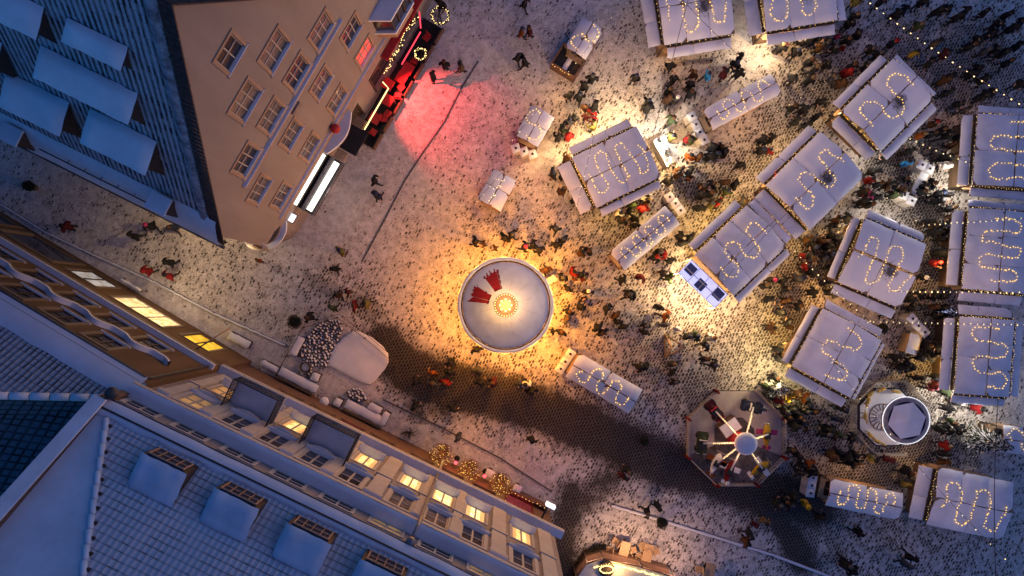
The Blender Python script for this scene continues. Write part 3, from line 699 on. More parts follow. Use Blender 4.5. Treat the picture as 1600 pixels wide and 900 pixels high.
    # balconies with lace railings
    for c in (-9.3, -5.0):
        mb = MB(); F.box(mb, c - 1.25, c + 1.25, 9.4, 9.6, .0, 1.65); b = mb.build('balcony', [M['trim_light']], root)
        mb = MB(); rot = F.m().to_4x4(); rot.translation = F.p(c, 9.6, .82); snow_slab(mb, 2.42, 1.55, .0, .12, 0, c, rot); mb.build('balcony_snow', M['snow_roof'], b)
        mb = MB()
        for (pa, pb) in (((c - 1.22, .05), (c - 1.22, 1.6)), ((c - 1.22, 1.6), (c + 1.22, 1.6)), ((c + 1.22, 1.6), (c + 1.22, .05))):
            A, B = F.p(pa[0], 0, pa[1]), F.p(pb[0], 0, pb[1]); L_ = (B - A).length; n_ = max(2, int(L_ / .16))
            mb.tube([A + Vector((0, 0, 10.65)), B + Vector((0, 0, 10.65))], .03, 5); mb.tube([A + Vector((0, 0, 9.75)), B + Vector((0, 0, 9.75))], .02, 4)
            for i in range(n_ + 1):
                q = A.lerp(B, i / n_); mb.tube([q + Vector((0, 0, 9.6)), q + Vector((0, 0, 10.65))], .018, 4)
            for i in range(n_):
                q = A.lerp(B, (i + .5) / n_); d = (B - A).normalized()
                for zc in (9.95, 10.2, 10.45):
                    mb.tube([q + d * .07 * math.cos(t) + Vector((0, 0, zc + .09 * math.sin(t))) for t in [k * PI / 3 for k in range(7)]], .012, 3, cap=False)
        mb.build('railing', M['black'], b)
    # ---- ground floor shopfront
    sc = [-9.5, -7.3, -5.25, -3.2, -.47, 1.6, 3.8]
    ops = [(c - .75, c + .75, 2.0, 3.5) for c in sc] + [(5.2, 7.2, 0, 2.9)]
    mb = wall(F, s0, s1, 0, 4.6, ops, .25); mb.build('shopfront', [M['wood_brown']], root)
    pn = ['win_shop', 'win_shop', 'win_red', 'win_shop', 'win_shop', 'win_shop', 'win_warm']
    for c, p in zip(sc, pn):
        o_ = window(root, F, c, 2.75, 1.5, 1.5, .25, 'trim_cream', p, 'frame_dark', 1, 1, tw=.08, sill=False)
        if p in ('win_shop', 'win_red'):
            for dx in ((0.1,) if p == 'win_shop' else (-.25, .3)):
                mb = MB(); mb.ball(F.p(c + dx, 3.0, -.1), .12, 0, 8, 5); mb.tube([F.p(c + dx, 3.1, -.1), F.p(c + dx, 3.48, -.1)], .01, 4, 1); mb.build('pendant_lamp', [M['lamp_glass'] if p == 'win_shop' or dx > 0 else M['bulb_red'], M['black']], o_)
    mb = MB(); F.box(mb, 5.2, 7.2, 0, 2.9, -1.2, -1.1); F.box(mb, 5.2, 5.3, 0, 2.9, -1.1, -.26, 0); d = mb.build('entrance', [M['win_red']], root)
    mb = MB(); F.box(mb, 5.8, 6.6, .1, 2.3, -1.08, -1.0); mb.build('door', M['red_paint'], d)
    mb = MB(); F.box(mb, s0, s1 + .4, 4.6, 4.9, 0, .5); F.box(mb, s0, s1 + .4, 4.9, 5.02, 0, .48, 1); F.box(mb, s0, s1 + .3, 4.25, 4.6, 0, .16)
    mb.build('shop_cornice', [M['trim_light'], M['snow_roof']], root)
    mb = MB(); F.box(mb, 7.5, 8.1, 2.6, 3.1, .9, 1.1); F.box(mb, 7.6, 7.7, 2.8, 2.9, 0, .9, 1); mb.build('sign_box', [M['led_white'], M['black']], root)
    # ---- drainpipe
    mb = MB(); ds = 1.05 - .3
    mb.tube([F.p(ds, 15.9, .1), F.p(ds, 15.5, -.2)], .09, 8); mb.tube([F.p(ds, 15.4, .2), F.p(ds, 14.6, .66), F.p(ds, 13.9, .62), F.p(ds, 13.2, .3), F.p(ds, .4, .3)], .085, 8); mb.ball(F.p(ds, 15.9, .15), .22, 0, 8, 6)
    mb.build('drainpipe', M['zinc'], root)
    # ---- roof: drift at the eave, tiled slope with a hip boundary, smooth end slope to the party wall
    xe, tp, ze = -.05, .78, 16.05; sl = math.hypot(1, tp)
    Z = lambda x: ze + tp * (x - xe)
    hip = lambda x: -12.8 + (x - .3) * .76
    mb = MB(); xs = [xe + 14.5 * i / 60 for i in range(61)]; ss = [i / 50 for i in range(51)]
    x1 = 15.0
    poly = [(hip(.4), .4), (s1 + .2, .4), (s1 + .2, x1), (hip(x1), x1)]
    mb.face([F.p(s, Z(x), -x) for s, x in poly], 0, [(s, x * sl) for s, x in poly]); mb.build('roof', [M['tile_c']], root)
    mb = MB(); NS = 70; g = []
    for j in range(6):
        for i in range(NS + 1):
            s = s0 + .1 + (s1 + .2 - s0) * i / NS; x = xe - .03 + .60 * j / 5 + (.07 * mnoise.noise(Vector((s * 1.1, 4, 3))) + .05 * math.sin(s * 2 * PI / .24) * .3 if j == 5 else 0)
            g.append(F.p(s, Z(x) + (.16 if 0 < j < 5 else .02) + .03 * mnoise.noise(Vector((s * .7, j, 9))), -x))
    mb.add(g, [(j * (NS + 1) + i, j * (NS + 1) + i + 1, (j + 1) * (NS + 1) + i + 1, (j + 1) * (NS + 1) + i) for j in range(5) for i in range(NS)], 0, True)
    mb.build('eave_snow', M['snow_drift'], root)
    mb = MB(); g = []; NI, NJ = 40, 8
    for i in range(NI + 1):
        x = .3 + (x1 - .3) * i / NI; a, b = s0 + .18, hip(x)
        for j in range(NJ + 1):
            t = j / NJ; s = a + (b - a) * t
            g.append(F.p(s, Z(x) - (b - s) * .10 + .04 * mnoise.noise(Vector((s * .6, x * .5, 1))) + .03, -x))
    mb.add(g, [(i * (NJ + 1) + j, i * (NJ + 1) + j + 1, (i + 1) * (NJ + 1) + j + 1, (i + 1) * (NJ + 1) + j) for i in range(NI) for j in range(NJ)], 0, True)
    mb.build('end_slope_snow', M['snow_drift'], root)
    mb = MB(); NH = 38
    for i in range(NH):
        x = .5 + (x1 - .5) * i / NH; xb = .5 + (x1 - .5) * (i + 1.02) / NH
        mb.tube([F.p(hip(x), Z(x) + .12, -x), F.p(hip(xb), Z(xb) + .04, -xb)], .13, 7, 0, .10)
    for i in range(NH):
        x = .5 + (x1 - .5) * (i + .5) / NH; mb.box(F.p(hip(x) + .16, Z(x) + .03, -x), (.14, .1, .12), math.atan2(uv_.y, uv_.x), 1)
    mb.build('hip_tile', [M['snow'], M['tile_red']], root)
    # party wall with coping
    mb = MB()
    for a, b, zo, mi in ((s0 - .2, s0 + .16, -1.5, 0), (s0 - .3, s0 + .26, .35, 1)):
        xs_ = [-.1, 15.0]
        th = 1.85 if mi == 0 else .14
        P = [F.p(a, Z(xs_[0]) + zo, -xs_[0]), F.p(b, Z(xs_[0]) + zo, -xs_[0]), F.p(b, Z(xs_[1]) + zo, -xs_[1]), F.p(a, Z(xs_[1]) + zo, -xs_[1])]
        mb.add(P + [p + Vector((0, 0, th)) for p in P], [(0, 3, 2, 1), (4, 5, 6, 7), (0, 1, 5, 4), (1, 2, 6, 5), (2, 3, 7, 6), (3, 0, 4, 7)], mi)
    mb.build('party_wall', [M['wood_brown'], M['snow_roof']], root)
    mb = MB(); mb.tube([F.p(s0, Z(.22) + .21, -.22), F.p(s1 + .2, Z(.22) + .21, -.22)], .04, 6); mb.tube([F.p(s0, ze - .02, .05), F.p(s1 + .2, ze - .02, .05)], .055, 8); mb.ball(F.p(s0 + .2, ze + .1, .35), .28, 0, 10, 6); mb.build('gutter', M['gutter'], root)
    # dormers with thick snow hats
    for i, s in enumerate((-9.3, -6.15, -3.0, .2, 3.35, 6.5)):
        x0, w, h = .62, 1.85, 1.2
        mb = MB(); xb = x0 + h / (tp + .06)
        f0, f1 = F.p(s - w / 2, Z(x0), -x0), F.p(s + w / 2, Z(x0), -x0); t0, t1 = f0 + Vector((0, 0, h)), f1 + Vector((0, 0, h))
        b0, b1 = F.p(s - w / 2, Z(x0) + h - .06 * (xb - x0), -xb), F.p(s + w / 2, Z(x0) + h - .06 * (xb - x0), -xb)
        mb.face([f0, f1, t1, t0], 0); mb.face([f0, t0, b0], 0); mb.face([f1, b1, t1], 0); mb.face([t0, t1, b1, b0], 0)
        d = mb.build('dormer', [M['wood_dark']], root)
        FD = FR(F.p(0, 0, -x0 + .06).to_2d(), (uv_.x, uv_.y), (nv.x, nv.y))
        wb = MB(); y = 0.0; za, zb = Z(x0) + .25, Z(x0) + h - .06
        FD.box(wb, s - .78, s + .78, za, zb, -.05, .0, 1)
        for q in (-.78, -.41, -.03, .37, .72): FD.box(wb, s + q, s + q + (.06 if abs(q) > .5 or q == -.04 else .025), za, zb, .002, .05)
        for zz in (za, za + (zb - za) * .5, zb - .05): FD.box(wb, s - .78, s + .78, zz, zz + .035, .004, .045)
        wb.build('dormer_window', [M['trim_tan'], M['glass_dark']], d)
        sb = MB(); rot = Matrix((uv_, -nv + Vector((0, 0, -.06)), Vector((0, 0, 1)))).transposed().to_4x4(); rot.translation = (t0 + t1 + b0 + b1) / 4 - nv * .04
        snow_slab(sb, w + .12, xb - x0 + .1, .0, .17, 0, s, rot, lump=.12, dens=6); sb.build('snow_hat', M['snow_drift'], d)
    # smooth pale ledge near the frame corner: chimney block
    lamp('entrance_glow', F.p(6.0, 2.2, -.4), 22, (1, .1, .08), .15, root)
    lamp('window_glow', F.p(-7, 3.0, .7), 10, (1, .72, .36), .2, root); lamp('window_glow', F.p(-1, 3.0, .7), 10, (1, .72, .36), .2, root)
    return root, F
# ------------------------------------------------------------------ market stalls
ST = [ # name, roof corners in the photo (p0>p1 along u, p0>p3 along v), ridge axis, awnings {side: width}, light pattern, snow, label, phrase
 ('market_stall', [(1035,70),(1147,51),(1134,-58),(1024,-40)], 'u', {'v-':.62,'u-':.75}, (2.6,.78), 'snow_melt', 'large snow roofed stall with a thawed sooty patch and hairpin lights, beside a plank barrier', 'the sooty stall'),
 ('market_stall', [(1195,49),(1308,30),(1296,-76),(1184,-58)], 'u', {'v-':.6,'u+':.6,'u-':.8}, (2.4,.8), 'snow_melt', 'large lit stall with red and white gift boxes at its corner', 'the gift box stall'),
 ('stall_hut', [(882,73),(911,26),(943,46),(916,92)], 'u', {}, (1.5,.75), 'snow_roof', 'small stall hut with squiggled lights joined to an open dark fire pit box', 'the fire pit hut'),
 ('stall_hut', [(806,208),(832,162),(866,184),(840,232)], 'u', {}, (1.6,.8), 'snow_roof', 'small stall hut with curled lights and three white bin tables at its end', 'the curled lights hut'),
 ('stall_hut', [(747,309),(772,262),(808,284),(780,331)], 'u', {}, (0,0), 'snow_roof', 'small plain snow roofed hut with hardly any lights standing alone in the square', 'the lone hut'),
 ('market_stall', [(930,325),(1032,276),(996,195),(895,245)], 'u', {'v-':.5,'v+':.55,'u-':.85}, (3.2,.72), 'snow_roof', 'large snow roofed stall with looping lights and a shiny metal grill at its brightest end', 'the grill stall'),
 ('counter_stall', [(952,393),(1040,322),(1063,349),(977,424)], 'u', {}, (4.0,.7), 'snow_roof', 'long narrow stall with zigzag lights on the carousel side of the crowd', 'the zigzag stall'),
 ('counter_stall', [(1100,168),(1207,115),(1221,144),(1113,205)], 'u', {}, (3.6,.7), 'snow_roof', 'long narrow stall with dark seams across its middle and four bin tables at one end', 'the seamed stall'),
 ('market_stall', [(1084,399),(1168,320),(1230,384),(1150,461)], 'u', {'v-':.55,'v+':.5,'u+':.6}, (2.4,.5), 'snow_roof', 'large stall with a glowing blue white glass annex on its end', 'the annex stall'),
 ('market_stall', [(1197,287),(1284,206),(1352,273),(1267,362)], 'u', {'v-':.6,'u-':.75}, (2.6,.52), 'snow_melt', 'large stall with a small black burnt spot beside its looping lights', 'the burnt spot stall'),
 ('market_stall', [(1313,175),(1396,92),(1462,151),(1380,234)], 'u', {'v-':.55,'v+':.6,'u-':.7,'u+':.45}, (2.2,.6), 'snow_melt', 'large bluish stall with awnings on all sides and a grey thawed square in its snow', 'the patched stall'),
 ('market_stall', [(1521,288),(1637,297),(1645,185),(1531,177)], 'v', {'u-':.6,'v-':.5,'v+':.5}, (2.5,.62), 'snow_roof', 'large stall cut by the picture edge with sideways light loops, next to the dark square', 'the upper edge stall'),
 ('market_stall', [(1506,451),(1608,460),(1615,333),(1515,324)], 'v', {'u-':.65,'v-':.6,'v+':.45}, (2.8,.62), 'snow_roof', 'large edge stall between two others, with a plain wide awning facing the row gap', 'the middle edge stall'),
 ('market_stall', [(1493,614),(1577,622),(1590,500),(1502,495)], 'v', {'u-':.6,'v-':.5,'v+':.6,'u+':.7}, (2.7,.66), 'snow_roof', 'large stall with an electric blue lit bush at its corner and loops of lights', 'the blue bush stall'),
 ('market_stall', [(1313,442),(1405,480),(1452,383),(1350,338)], 'u', {'v-':.6,'v+':.55,'u-':.45}, (2.3,.66), 'snow_melt', 'large stall split by a dark lit gap into two flat roofs with speckled snow', 'the split stall'),
 ('market_stall', [(1236,571),(1329,622),(1382,533),(1289,483)], 'v', {'u-':.45,'v-':.6,'v+':.55,'u+':.3}, (2.2,.5), 'snow_roof', 'large stall with a snowed garland ledge all round, behind the waiting crowd', 'the ledged stall'),
 ('counter_stall', [(884,588),(982,647),(1005,609),(906,552)], 'u', {}, (3.2,.74), 'snow_roof', 'long narrow stall with snaking lights alone beside the dark track', 'the dark track stall'),
 ('counter_stall', [(1292,792),(1405,813),(1413,773),(1298,747)], 'u', {}, (3.4,.8), 'snow_roof', 'long narrow bluish stall below the swing carousel', 'the low blue stall'),
 ('market_stall', [(1451,821),(1566,845),(1589,755),(1466,730)], 'u', {'u-':.8}, (2.6,.66), 'snow_roof', 'large isolated stall with knotted light loops and one wide side awning', 'the knotted lights stall'),
 ('stall_hut', [(1566,707),(1625,714),(1630,672),(1568,664)], 'u', {}, (1.6,.6), 'snow_roof', 'small blue snowed hut beside a fir tree, cut by the picture edge', 'the fir hut'),
]

def meander(L, W, n, amp, ridge):
    """serpentine run of lights: straight legs across the roof joined by round turns, n hairpins along the ridge axis"""
    A = L if ridge == 'u' else W; B = W if ridge == 'u' else L
    legs = max(3, int(round(n * 2))); stp = A * rnd.uniform(.74, .82) / (legs - 1); hb = B * .5 * amp - stp * .45
    hb = max(hb, .25); off = rnd.uniform(-.06, .06) * B; up = rnd.choice((-1, 1)); pts = []
    for k in range(legs):
        a = -stp * (legs - 1) / 2 + k * stp; lean = rnd.uniform(-.12, .12) * stp; h0 = -hb * up * rnd.uniform(.8, 1.05); h1 = hb * up * rnd.uniform(.8, 1.05)
        if k == 0: h0 *= rnd.uniform(.1, .9)
        if k == legs - 1: h1 *= rnd.uniform(0, .8)
        for i in range(7):
            t = i / 6; pts.append((a + lean * (2 * t - 1) + .04 * math.sin(5 * t + k), off + h0 + (h1 - h0) * t))
        if k < legs - 1:
            for i in range(1, 6):
                th = PI * i / 6; pts.append((a + stp / 2 - stp / 2 * math.cos(th), off + h1 + up * stp * .5 * math.sin(th)))
        up = -up
    return pts if ridge == 'u' else [(q, p) for p, q in pts]

def make_stall(spec, idx):
    name, q, ridge, awn, (nw, amp), snow, label, phrase = spec
    small = name != 'market_stall'
    ze = 2.25 if small else 2.55; rise = .25 if small else .38
    P = [at(x, y, ze + .15) for x, y in q]
    u = ((P[1] - P[0]) + (P[2] - P[3])) / 2; v = ((P[3] - P[0]) + (P[2] - P[1])) / 2
    if u.x * v.y - u.y * v.x < 0:
        v = -v; sw = {'v-': 'v+', 'v+': 'v-'}; awn = {sw.get(k, k): w for k, w in awn.items()}
    L, W = u.length, v.length; c = sum(P, Vector()) / 4
    LAND.append((phrase, sum(p[0] for p in q) / 4, sum(p[1] for p in q) / 4))
    root = thing(name, label, 'market stall', (c.x, c.y, 0), math.atan2(u.y, u.x), 'market stalls on the square')
    A, B = (L, W) if ridge == 'u' else (W, L)
    sl = math.atan2(rise, B / 2)
    gap = .10 if 'split' in phrase else .0
    for sgn in (-1, 1):                                     # two sloping roof panels, each with its snow
        mb = MB()
        hw = B / 2 - gap * .5
        M4 = Matrix.Rotation(0 if ridge == 'u' else PI / 2, 4, 'Z') @ Matrix.Translation((0, sgn * (hw / 2 + gap * .5 + .008), ze + rise / 2)) @ Matrix.Rotation(-sgn * sl, 4, 'X')
        wid = hw / math.cos(sl) - .015
        m3 = M4.to_3x3().to_4x4()
        mb.box(M4.translation, (A, wid, .05), M4=m3, mi=1)
        nseg = 2 if small else rnd.choice((2, 3))
        cuts = [-A / 2] + [A * (k / nseg - .5) + rnd.uniform(-.1, .1) for k in range(1, nseg)] + [A / 2]
        for k in range(nseg):
            ln = cuts[k + 1] - cuts[k] - .012
            M5 = M4 @ Matrix.Translation(((cuts[k] + cuts[k + 1]) / 2, 0, .025))
            snow_slab(mb, ln, wid - .01, 0, .085, 0, idx * 3.1 + sgn + k, M5, lump=.035)
        o = mb.build('roof_panel', [M[snow], M['wood_stall']], root)
    # body: counter boards, corner posts, shelf
    mb = MB(); bx, by = L / 2 - .18, W / 2 - .18
    for sx in (-1, 1): mb.box((sx * bx, 0, .5), (.05, 2 * by, 1.0)); 
    for sy in (-1, 1): mb.box((0, sy * by, .5), (2 * bx - .06, .05, 1.0))
    mb.build('counter_board', M['wood_stall'], root)
    mb = MB(); mb.box((0, 0, 1.6), (2 * bx * .9, .05, 1.15)) if ridge == 'u' else mb.box((0, 0, 1.6), (.05, 2 * by * .9, 1.15)); mb.build('back_wall', M['wood_dark'], root)
    for sx in (-1, 1):
        for sy in (-1, 1):
            mb = MB(); mb.box((sx * bx, sy * by, ze / 2), (.1, .1, ze - .02)); mb.build('post', M['wood_dark'], root)
    mb = MB()
    for sx in (-1, 1): mb.box((sx * (bx - .02), 0, 1.03), (.34, 2 * by, .05))
    for sy in (-1, 1): mb.box((0, sy * (by - .02), 1.035), (2 * bx - .36, .34, .05))
    mb.build('counter_top', M['wood_light'], root)
    # awnings: lower flaps all with their own snow
    for side, w in awn.items():
        ax, sgn = side[0], (1 if side[1] == '+' else -1)
        ln = (W if ax == 'u' else L) * rnd.uniform(.9, .99); half = (L if ax == 'u' else W) / 2
        rot = Matrix.Rotation((0 if ax == 'u' else PI / 2) + (0 if sgn > 0 else PI), 4, 'Z')
        M4 = rot @ Matrix.Translation((half + .13 + w / 2, 0, ze - .28)) @ Matrix.Rotation(R(12), 4, 'Y')
        mb = MB(); mb.box(M4.translation, (w, ln, .035), M4=M4.to_3x3().to_4x4(), mi=1)
        mcut = rnd.uniform(.35, .65) * ln
        for (y0, y1) in ((-ln / 2, -ln / 2 + mcut - .006), (-ln / 2 + mcut + .006, ln / 2)):
            snow_slab(mb, w - .01, y1 - y0, .018, .06, 0, idx + w + y0, M4 @ Matrix.Translation((0, (y0 + y1) / 2, 0)), lump=.012, dens=5)
        mb.build('awning', [M['snow_roof'], M['wood_stall']], root)
        # fir garland in the gap with its bulbs
        mb = MB(); n_ = int(ln / .05); gp = []
        for i in range(n_):
            y = -ln / 2 + ln * i / n_
            p = rot @ Vector((half + .06 + .02 * math.sin(i), y, ze - .02 + .03 * math.sin(y * 7)))
            gp.append(p)
            for k in range(7):
                d = Vector((rnd.uniform(-1, 1), rnd.uniform(-1, 1), rnd.uniform(-.4, 1))).normalized() * rnd.uniform(.05, .10); e = d.orthogonal().normalized() * .02
                mb.face([p - e, p + e, p + d], 0)
        mb2 = MB(); mb2.box(rot @ Vector((half + .07, 0, ze - .14)), (.13, ln, .05), (0 if ax == 'u' else PI / 2)); mb2.build('gap_blind', M['wood_dark'], root)  # added dark board that keeps lamp light from showing through the gap
        if not small: mb.build('fir_garland', M['fir'], root)
        if rnd.random() < .9:
            lb = MB(); garland_bulbs(lb, [p + Vector((0, 0, .07)) for p in gp], int(ln / (.16 if rnd.random() < .5 else .34)), .024, 0, .04); lb.build('garland_light', M['bulb'], root)
    # lights laid over the snow
    if nw:
        pts = meander(L, W, nw, amp, ridge); pz = []
        for a, b in pts:
            a += .07 * mnoise.noise(Vector((a * 1.7, b * 1.7, idx * 2.3))); b += .07 * mnoise.noise(Vector((a * 1.7, b * 1.7, idx * 2.3 + 9))); t = abs(b if ridge == 'u' else a) / (B / 2); pz.append((a, b, ze + rise * (1 - t) + .15))
        mb = MB(); Ltot = sum((Vector(pz[i + 1]) - Vector(pz[i])).length for i in range(len(pz) - 1))
        garland_bulbs(mb, pz, int(Ltot / .185), .042, 0, .05); mb.tube(pz[::3], .006, 3, 1)
        mb.build('fairy_light', [M['bulb'], M['cable']], root)
    else:
        mb = MB(); pz = [(-L * .4 + L * .8 * i / 20, .12 * math.sin(i * .9), ze + rise + .12) for i in range(21)]; garland_bulbs(mb, pz, 12, .035, 0, .1); mb.build('fairy_light', M['bulb_white'], root)
    # a counter lamp under the ridge
    mb = MB(); mb.lathe([(.02, .18), (.14, .0), (.15, -.01)], 10, (0, .3 if ridge == 'u' else 0, ze - .3)); mb.build('counter_lamp', M['black'], root)
    return root, L, W, ze

def mini(name, label, cat, px, py, rz, group=None, z=0.0):
    p = at(px, py, z); return thing(name, label, cat, (p.x, p.y, z), rz, group)

def copy_tree(o, loc, rz, label, parent=None):
    c = o.copy(); col.objects.link(c)
    if parent is None: c.location = loc; c.rotation_euler = (0, 0, rz); c['label'] = label
    else: c.parent = parent
    for ch in o.children: copy_tree(ch, None, None, None, c)
    return c

def props():
    G = {}
    # ---- white standing tables with a dark hole (bin tables)
    def bin_table(label, loc, rz):
        t = thing('bin_table', label, 'standing table', loc, rz, 'white square standing tables with a dark hole')
        mb = MB(); mb.box((0, 0, .5), (.46, .46, 1.0)); mb.build('case', M['white_paint'], t)
        mb = MB(); mb.box((0, 0, 1.03), (.56, .56, .05)); snow_slab(mb, .52, .52, 1.055, .05, 1, .3, dens=12); mb.build('top', [M['white_paint'], M['snow']], t)
        mb = MB(); mb.lathe([(.085, 1.115), (.085, 1.125), (.001, 1.125)], 10); mb.build('ash_bowl', M['black'], t)
        return t
    sets = [('the curled lights hut', [(806,232),(819,237),(832,241)], .35), ('the zigzag stall', [(1046,308),(1055,318),(1063,329)], -1.0),
            ('the seamed stall', [(1081,182),(1087,195),(1093,207),(1100,219)], -1.1), ('the dark track stall', [(891,553),(883,565),(876,576)], 1.0),
            ('the low blue stall', [(1270,746),(1268,758),(1266,770)], 1.45), ('the serving counter', [(1425,498),(1434,509),(1444,519)], -.8),
            ('the trestle table head', [(1440,258),(1452,264)], -.45), ('the trestle table foot', [(1412,305),(1424,314)], -.4)]
    ordn = ['first', 'second', 'third', 'fourth']; src = None
    for ph, pts, rz in sets:
        for i, (x, y) in enumerate(pts):
            p = at(x, y, 1.0); lab = f'{ordn[i] if i < len(pts) - 1 else "last"} white bin table from the top of the row at {ph}'
            if src is None: src = bin_table(lab, (p.x, p.y, 0), rz)
            else: copy_tree(src, (p.x, p.y, 0), rz, lab)
    # ---- serving counter and trestle table
    t = mini('serving_counter', 'pale snowed serving counter between the split stall and the swing carousel', 'counter', 1412, 536, 1.3, None)
    mb = MB(); mb.box((0, 0, .5), (1.2, .5, 1.0)); mb.build('case', M['wood_light'], t)
    mb = MB(); mb.box((0, -.05, 1.03), (1.35, .75, .06)); snow_slab(mb, 1.3, .7, 1.06, .06, 1, 2); mb.build('top', [M['wood_light'], M['snow_roof']], t); LAND.append(('the serving counter', 1412, 536))
    t = mini('trestle_table', 'long narrow snowed trestle table in the crowd between four bin tables', 'table', 1428, 286, 1.05, None); LAND.append(('the trestle table', 1428, 286))
    mb = MB(); mb.box((0, 0, .74), (2.0, .6, .05)); snow_slab(mb, 1.95, .56, .765, .04, 1, 5); mb.build('top', [M['wood_light'], M['snow_roof']], t)
    for sx in (-1, 1): mb = MB(); mb.box((sx * .8, 0, .36), (.06, .5, .71)); mb.build('leg', M['wood_dark'], t)
    # ---- fire pit box joined to the hut
    t = mini('fire_pit', 'open brown wooden fire pit box with a snowed board and dark embers', 'fire pit', 887, 103, R(-32), None, 0); LAND.append(('the fire pit', 887, 103))
    mb = MB(); 
    for (x, y, sx, sy) in ((-.85, 0, .08, 1.35), (.85, 0, .08, 1.35), (0, -.72, 1.78, .08), (0, .72, 1.78, .08)): mb.box((x, y, .55), (sx, sy, 1.1))
    mb.build('box', M['wood_brown'], t)
    mb = MB(); mb.box((-.2, 0, .6), (1.25, 1.34, .5)); mb.build('ember_bed', M['black'], t)
    mb = MB(); mb.box((.6, 0, .8), (.34, 1.3, .12)); snow_slab(mb, .34, 1.3, .86, .07, 1, 3); mb.build('board', [M['wood_dark'], M['snow']], t)
    mb = MB(); garland_bulbs(mb, [(-.8, -.78, 1.05), (.7, -.78, 1.05)], 12, .03, 0, .05); mb.build('fairy_light', M['bulb'], t)
    # ---- shiny grill at the grill stall
    t = mini('barbecue_grill', 'shiny steel barbecue grill with pans under a bright lamp', 'grill', 1034, 240, R(-62), None, 0); LAND.append(('the steel grill', 1040, 238))
    mb = MB(); mb.box((0, 0, .45), (1.9, .75, .9)); mb.build('cabinet', M['steel'], t)
    for i in range(4): mb = MB(); mb.lathe([(.001, .93), (.17, .93), (.19, 1.03), (.17, 1.035), (.15, .95), (.001, .95)], 12, (-.7 + .45 * i, .06 * (-1) ** i, 0)); mb.build('pan', M['steel'] if i % 2 else M['black'], t)
    mb = MB(); mb.tube([(-.9, -.35, .9), (-.9, -.35, 1.9), (-.5, -.1, 2.15), (.5, -.1, 2.15), (.9, -.35, 1.9), (.9, -.35, .9)], .03, 6); mb.build('rail', M['steel'], t)
    mb = MB(); mb.box((-.55, -.1, 2.1), (.32, .32, .06)); mb.build('lamp_head', M['lamp_glass'], t)
    # ---- glowing glass annex
    P = [at(x, y, 2.4) for x, y in ((1059,425),(1082,406),(1139,461),(1114,482))]
    c = sum(P, Vector()) / 4; u = P[2] - P[1]; v = P[0] - P[1]
    t = thing('glass_annex', 'blue white glowing glass roofed annex with dark panes and a warm lit rim', 'annex', (c.x, c.y, 0), math.atan2(u.y, u.x)); LAND.append(('the glass annex', 1098, 444))
    L, W = u.length, v.length
    mb = MB()
    for k in range(5): mb.box((-L / 2 + L * k / 4, 0, 2.42), (.035, W, .07))
    for k in range(3): mb.box((0, -W / 2 + W * k / 2, 2.425), (L + .06, .05, .06))
    mb.build('roof_frame', M['white_paint'], t)
    gm, nt, b = new_mat('frosted_sheet'); b.inputs['Base Color'].default_value = (.62, .66, .85, 1); b.inputs['Transmission Weight'].default_value = .75; b.inputs['Roughness'].default_value = .35
    b.inputs['Emission Color'].default_value = (.42, .5, 1, 1); b.inputs['Emission Strength'].default_value = .5
    mb = MB(); mb.box((0, 0, 2.36), (L, W, .02)); mb.build('pane', gm, t)
    for k, (x, y) in enumerate(((-.37, .1), (-.02, -.12), (.36, .16))):
        mb = MB(); mb.box((x * L, y * W, 2.395), (.62, .62, .03)); mb.build('roof_pad', mat('pad_dark', (.10, .12, .24), .6), t)
    for sx in (-1, 1):
        for sy in (-1, 1): mb = MB(); mb.box((sx * L / 2, sy * W / 2, 1.18), (.08, .08, 2.34)); mb.build('post', M['white_paint'], t)
    mb = MB(); garland_bulbs(mb, [(-L / 2, -W / 2 - .05, 2.4), (-L / 2 - .05, W / 2, 2.4), (L / 2, W / 2 + .05, 2.4), (L / 2 + .05, -W / 2, 2.4)], 60, .028, 0, .03); mb.build('fairy_light', M['bulb'], t)
    lamp('annex_lamp', (0, 0, 1.7), 45, (.5, .62, 1), .15, t)
    # ---- A-shaped timber frame
    t = mini('timber_frame', 'standing triangular timber frame in the open square', 'wooden frame', 1046, 540, 0.0); LAND.append(('the timber frame', 1046, 540))
    for a, b in (((-.3, .75, .1), (-.3, -.75, .1)), ((-.3, .75, .1), (.75, -.05, .9)), ((-.3, -.75, .1), (.75, -.05, .9)), ((-.3, .75, .1), (-.25, 0.0, 1.6)), ((-.3, -.75, .1), (-.25, 0, 1.6))):
        mb = MB(); mb.tube([a, b], .08, 4); mb.build('beam', M['wood_light'], t)
    # ---- plank barrier
    t = mini('plank_barrier', 'low snowed plank barrier in front of the sooty stall', 'barrier', 1089, 97, R(6)); 
    mb = MB(); mb.box((0, 0, .42), (2.3, .12, .06)); mb.build('plank', M['zinc'], t)
    for sx in (-1, 1): mb = MB(); mb.box((sx * .9, 0, .2), (.06, .3, .4)); mb.build('leg', M['wood_dark'], t)
    # ---- gift boxes
    src = None
    for (x, y, s, lab) in ((1183, 44, .5, 'larger red and white gift box against the lit stall corner'), (1190, 54, .38, 'smaller red and white gift box in front of the bigger one')):
        t = mini('gift_box', lab, 'gift box', x, y, .2, 'gift boxes at the stall corner')
        mb = MB(); mb.box((0, 0, s / 2), (s, s, s)); mb.build('box', M['red_paint'], t)
        mb = MB(); mb.box((0, 0, s + .03), (s + .05, s + .05, .08)); mb.box((0, 0, s * .5), (s + .012, s * .25, s * .98)); mb.build('lid', M['white_paint'], t)
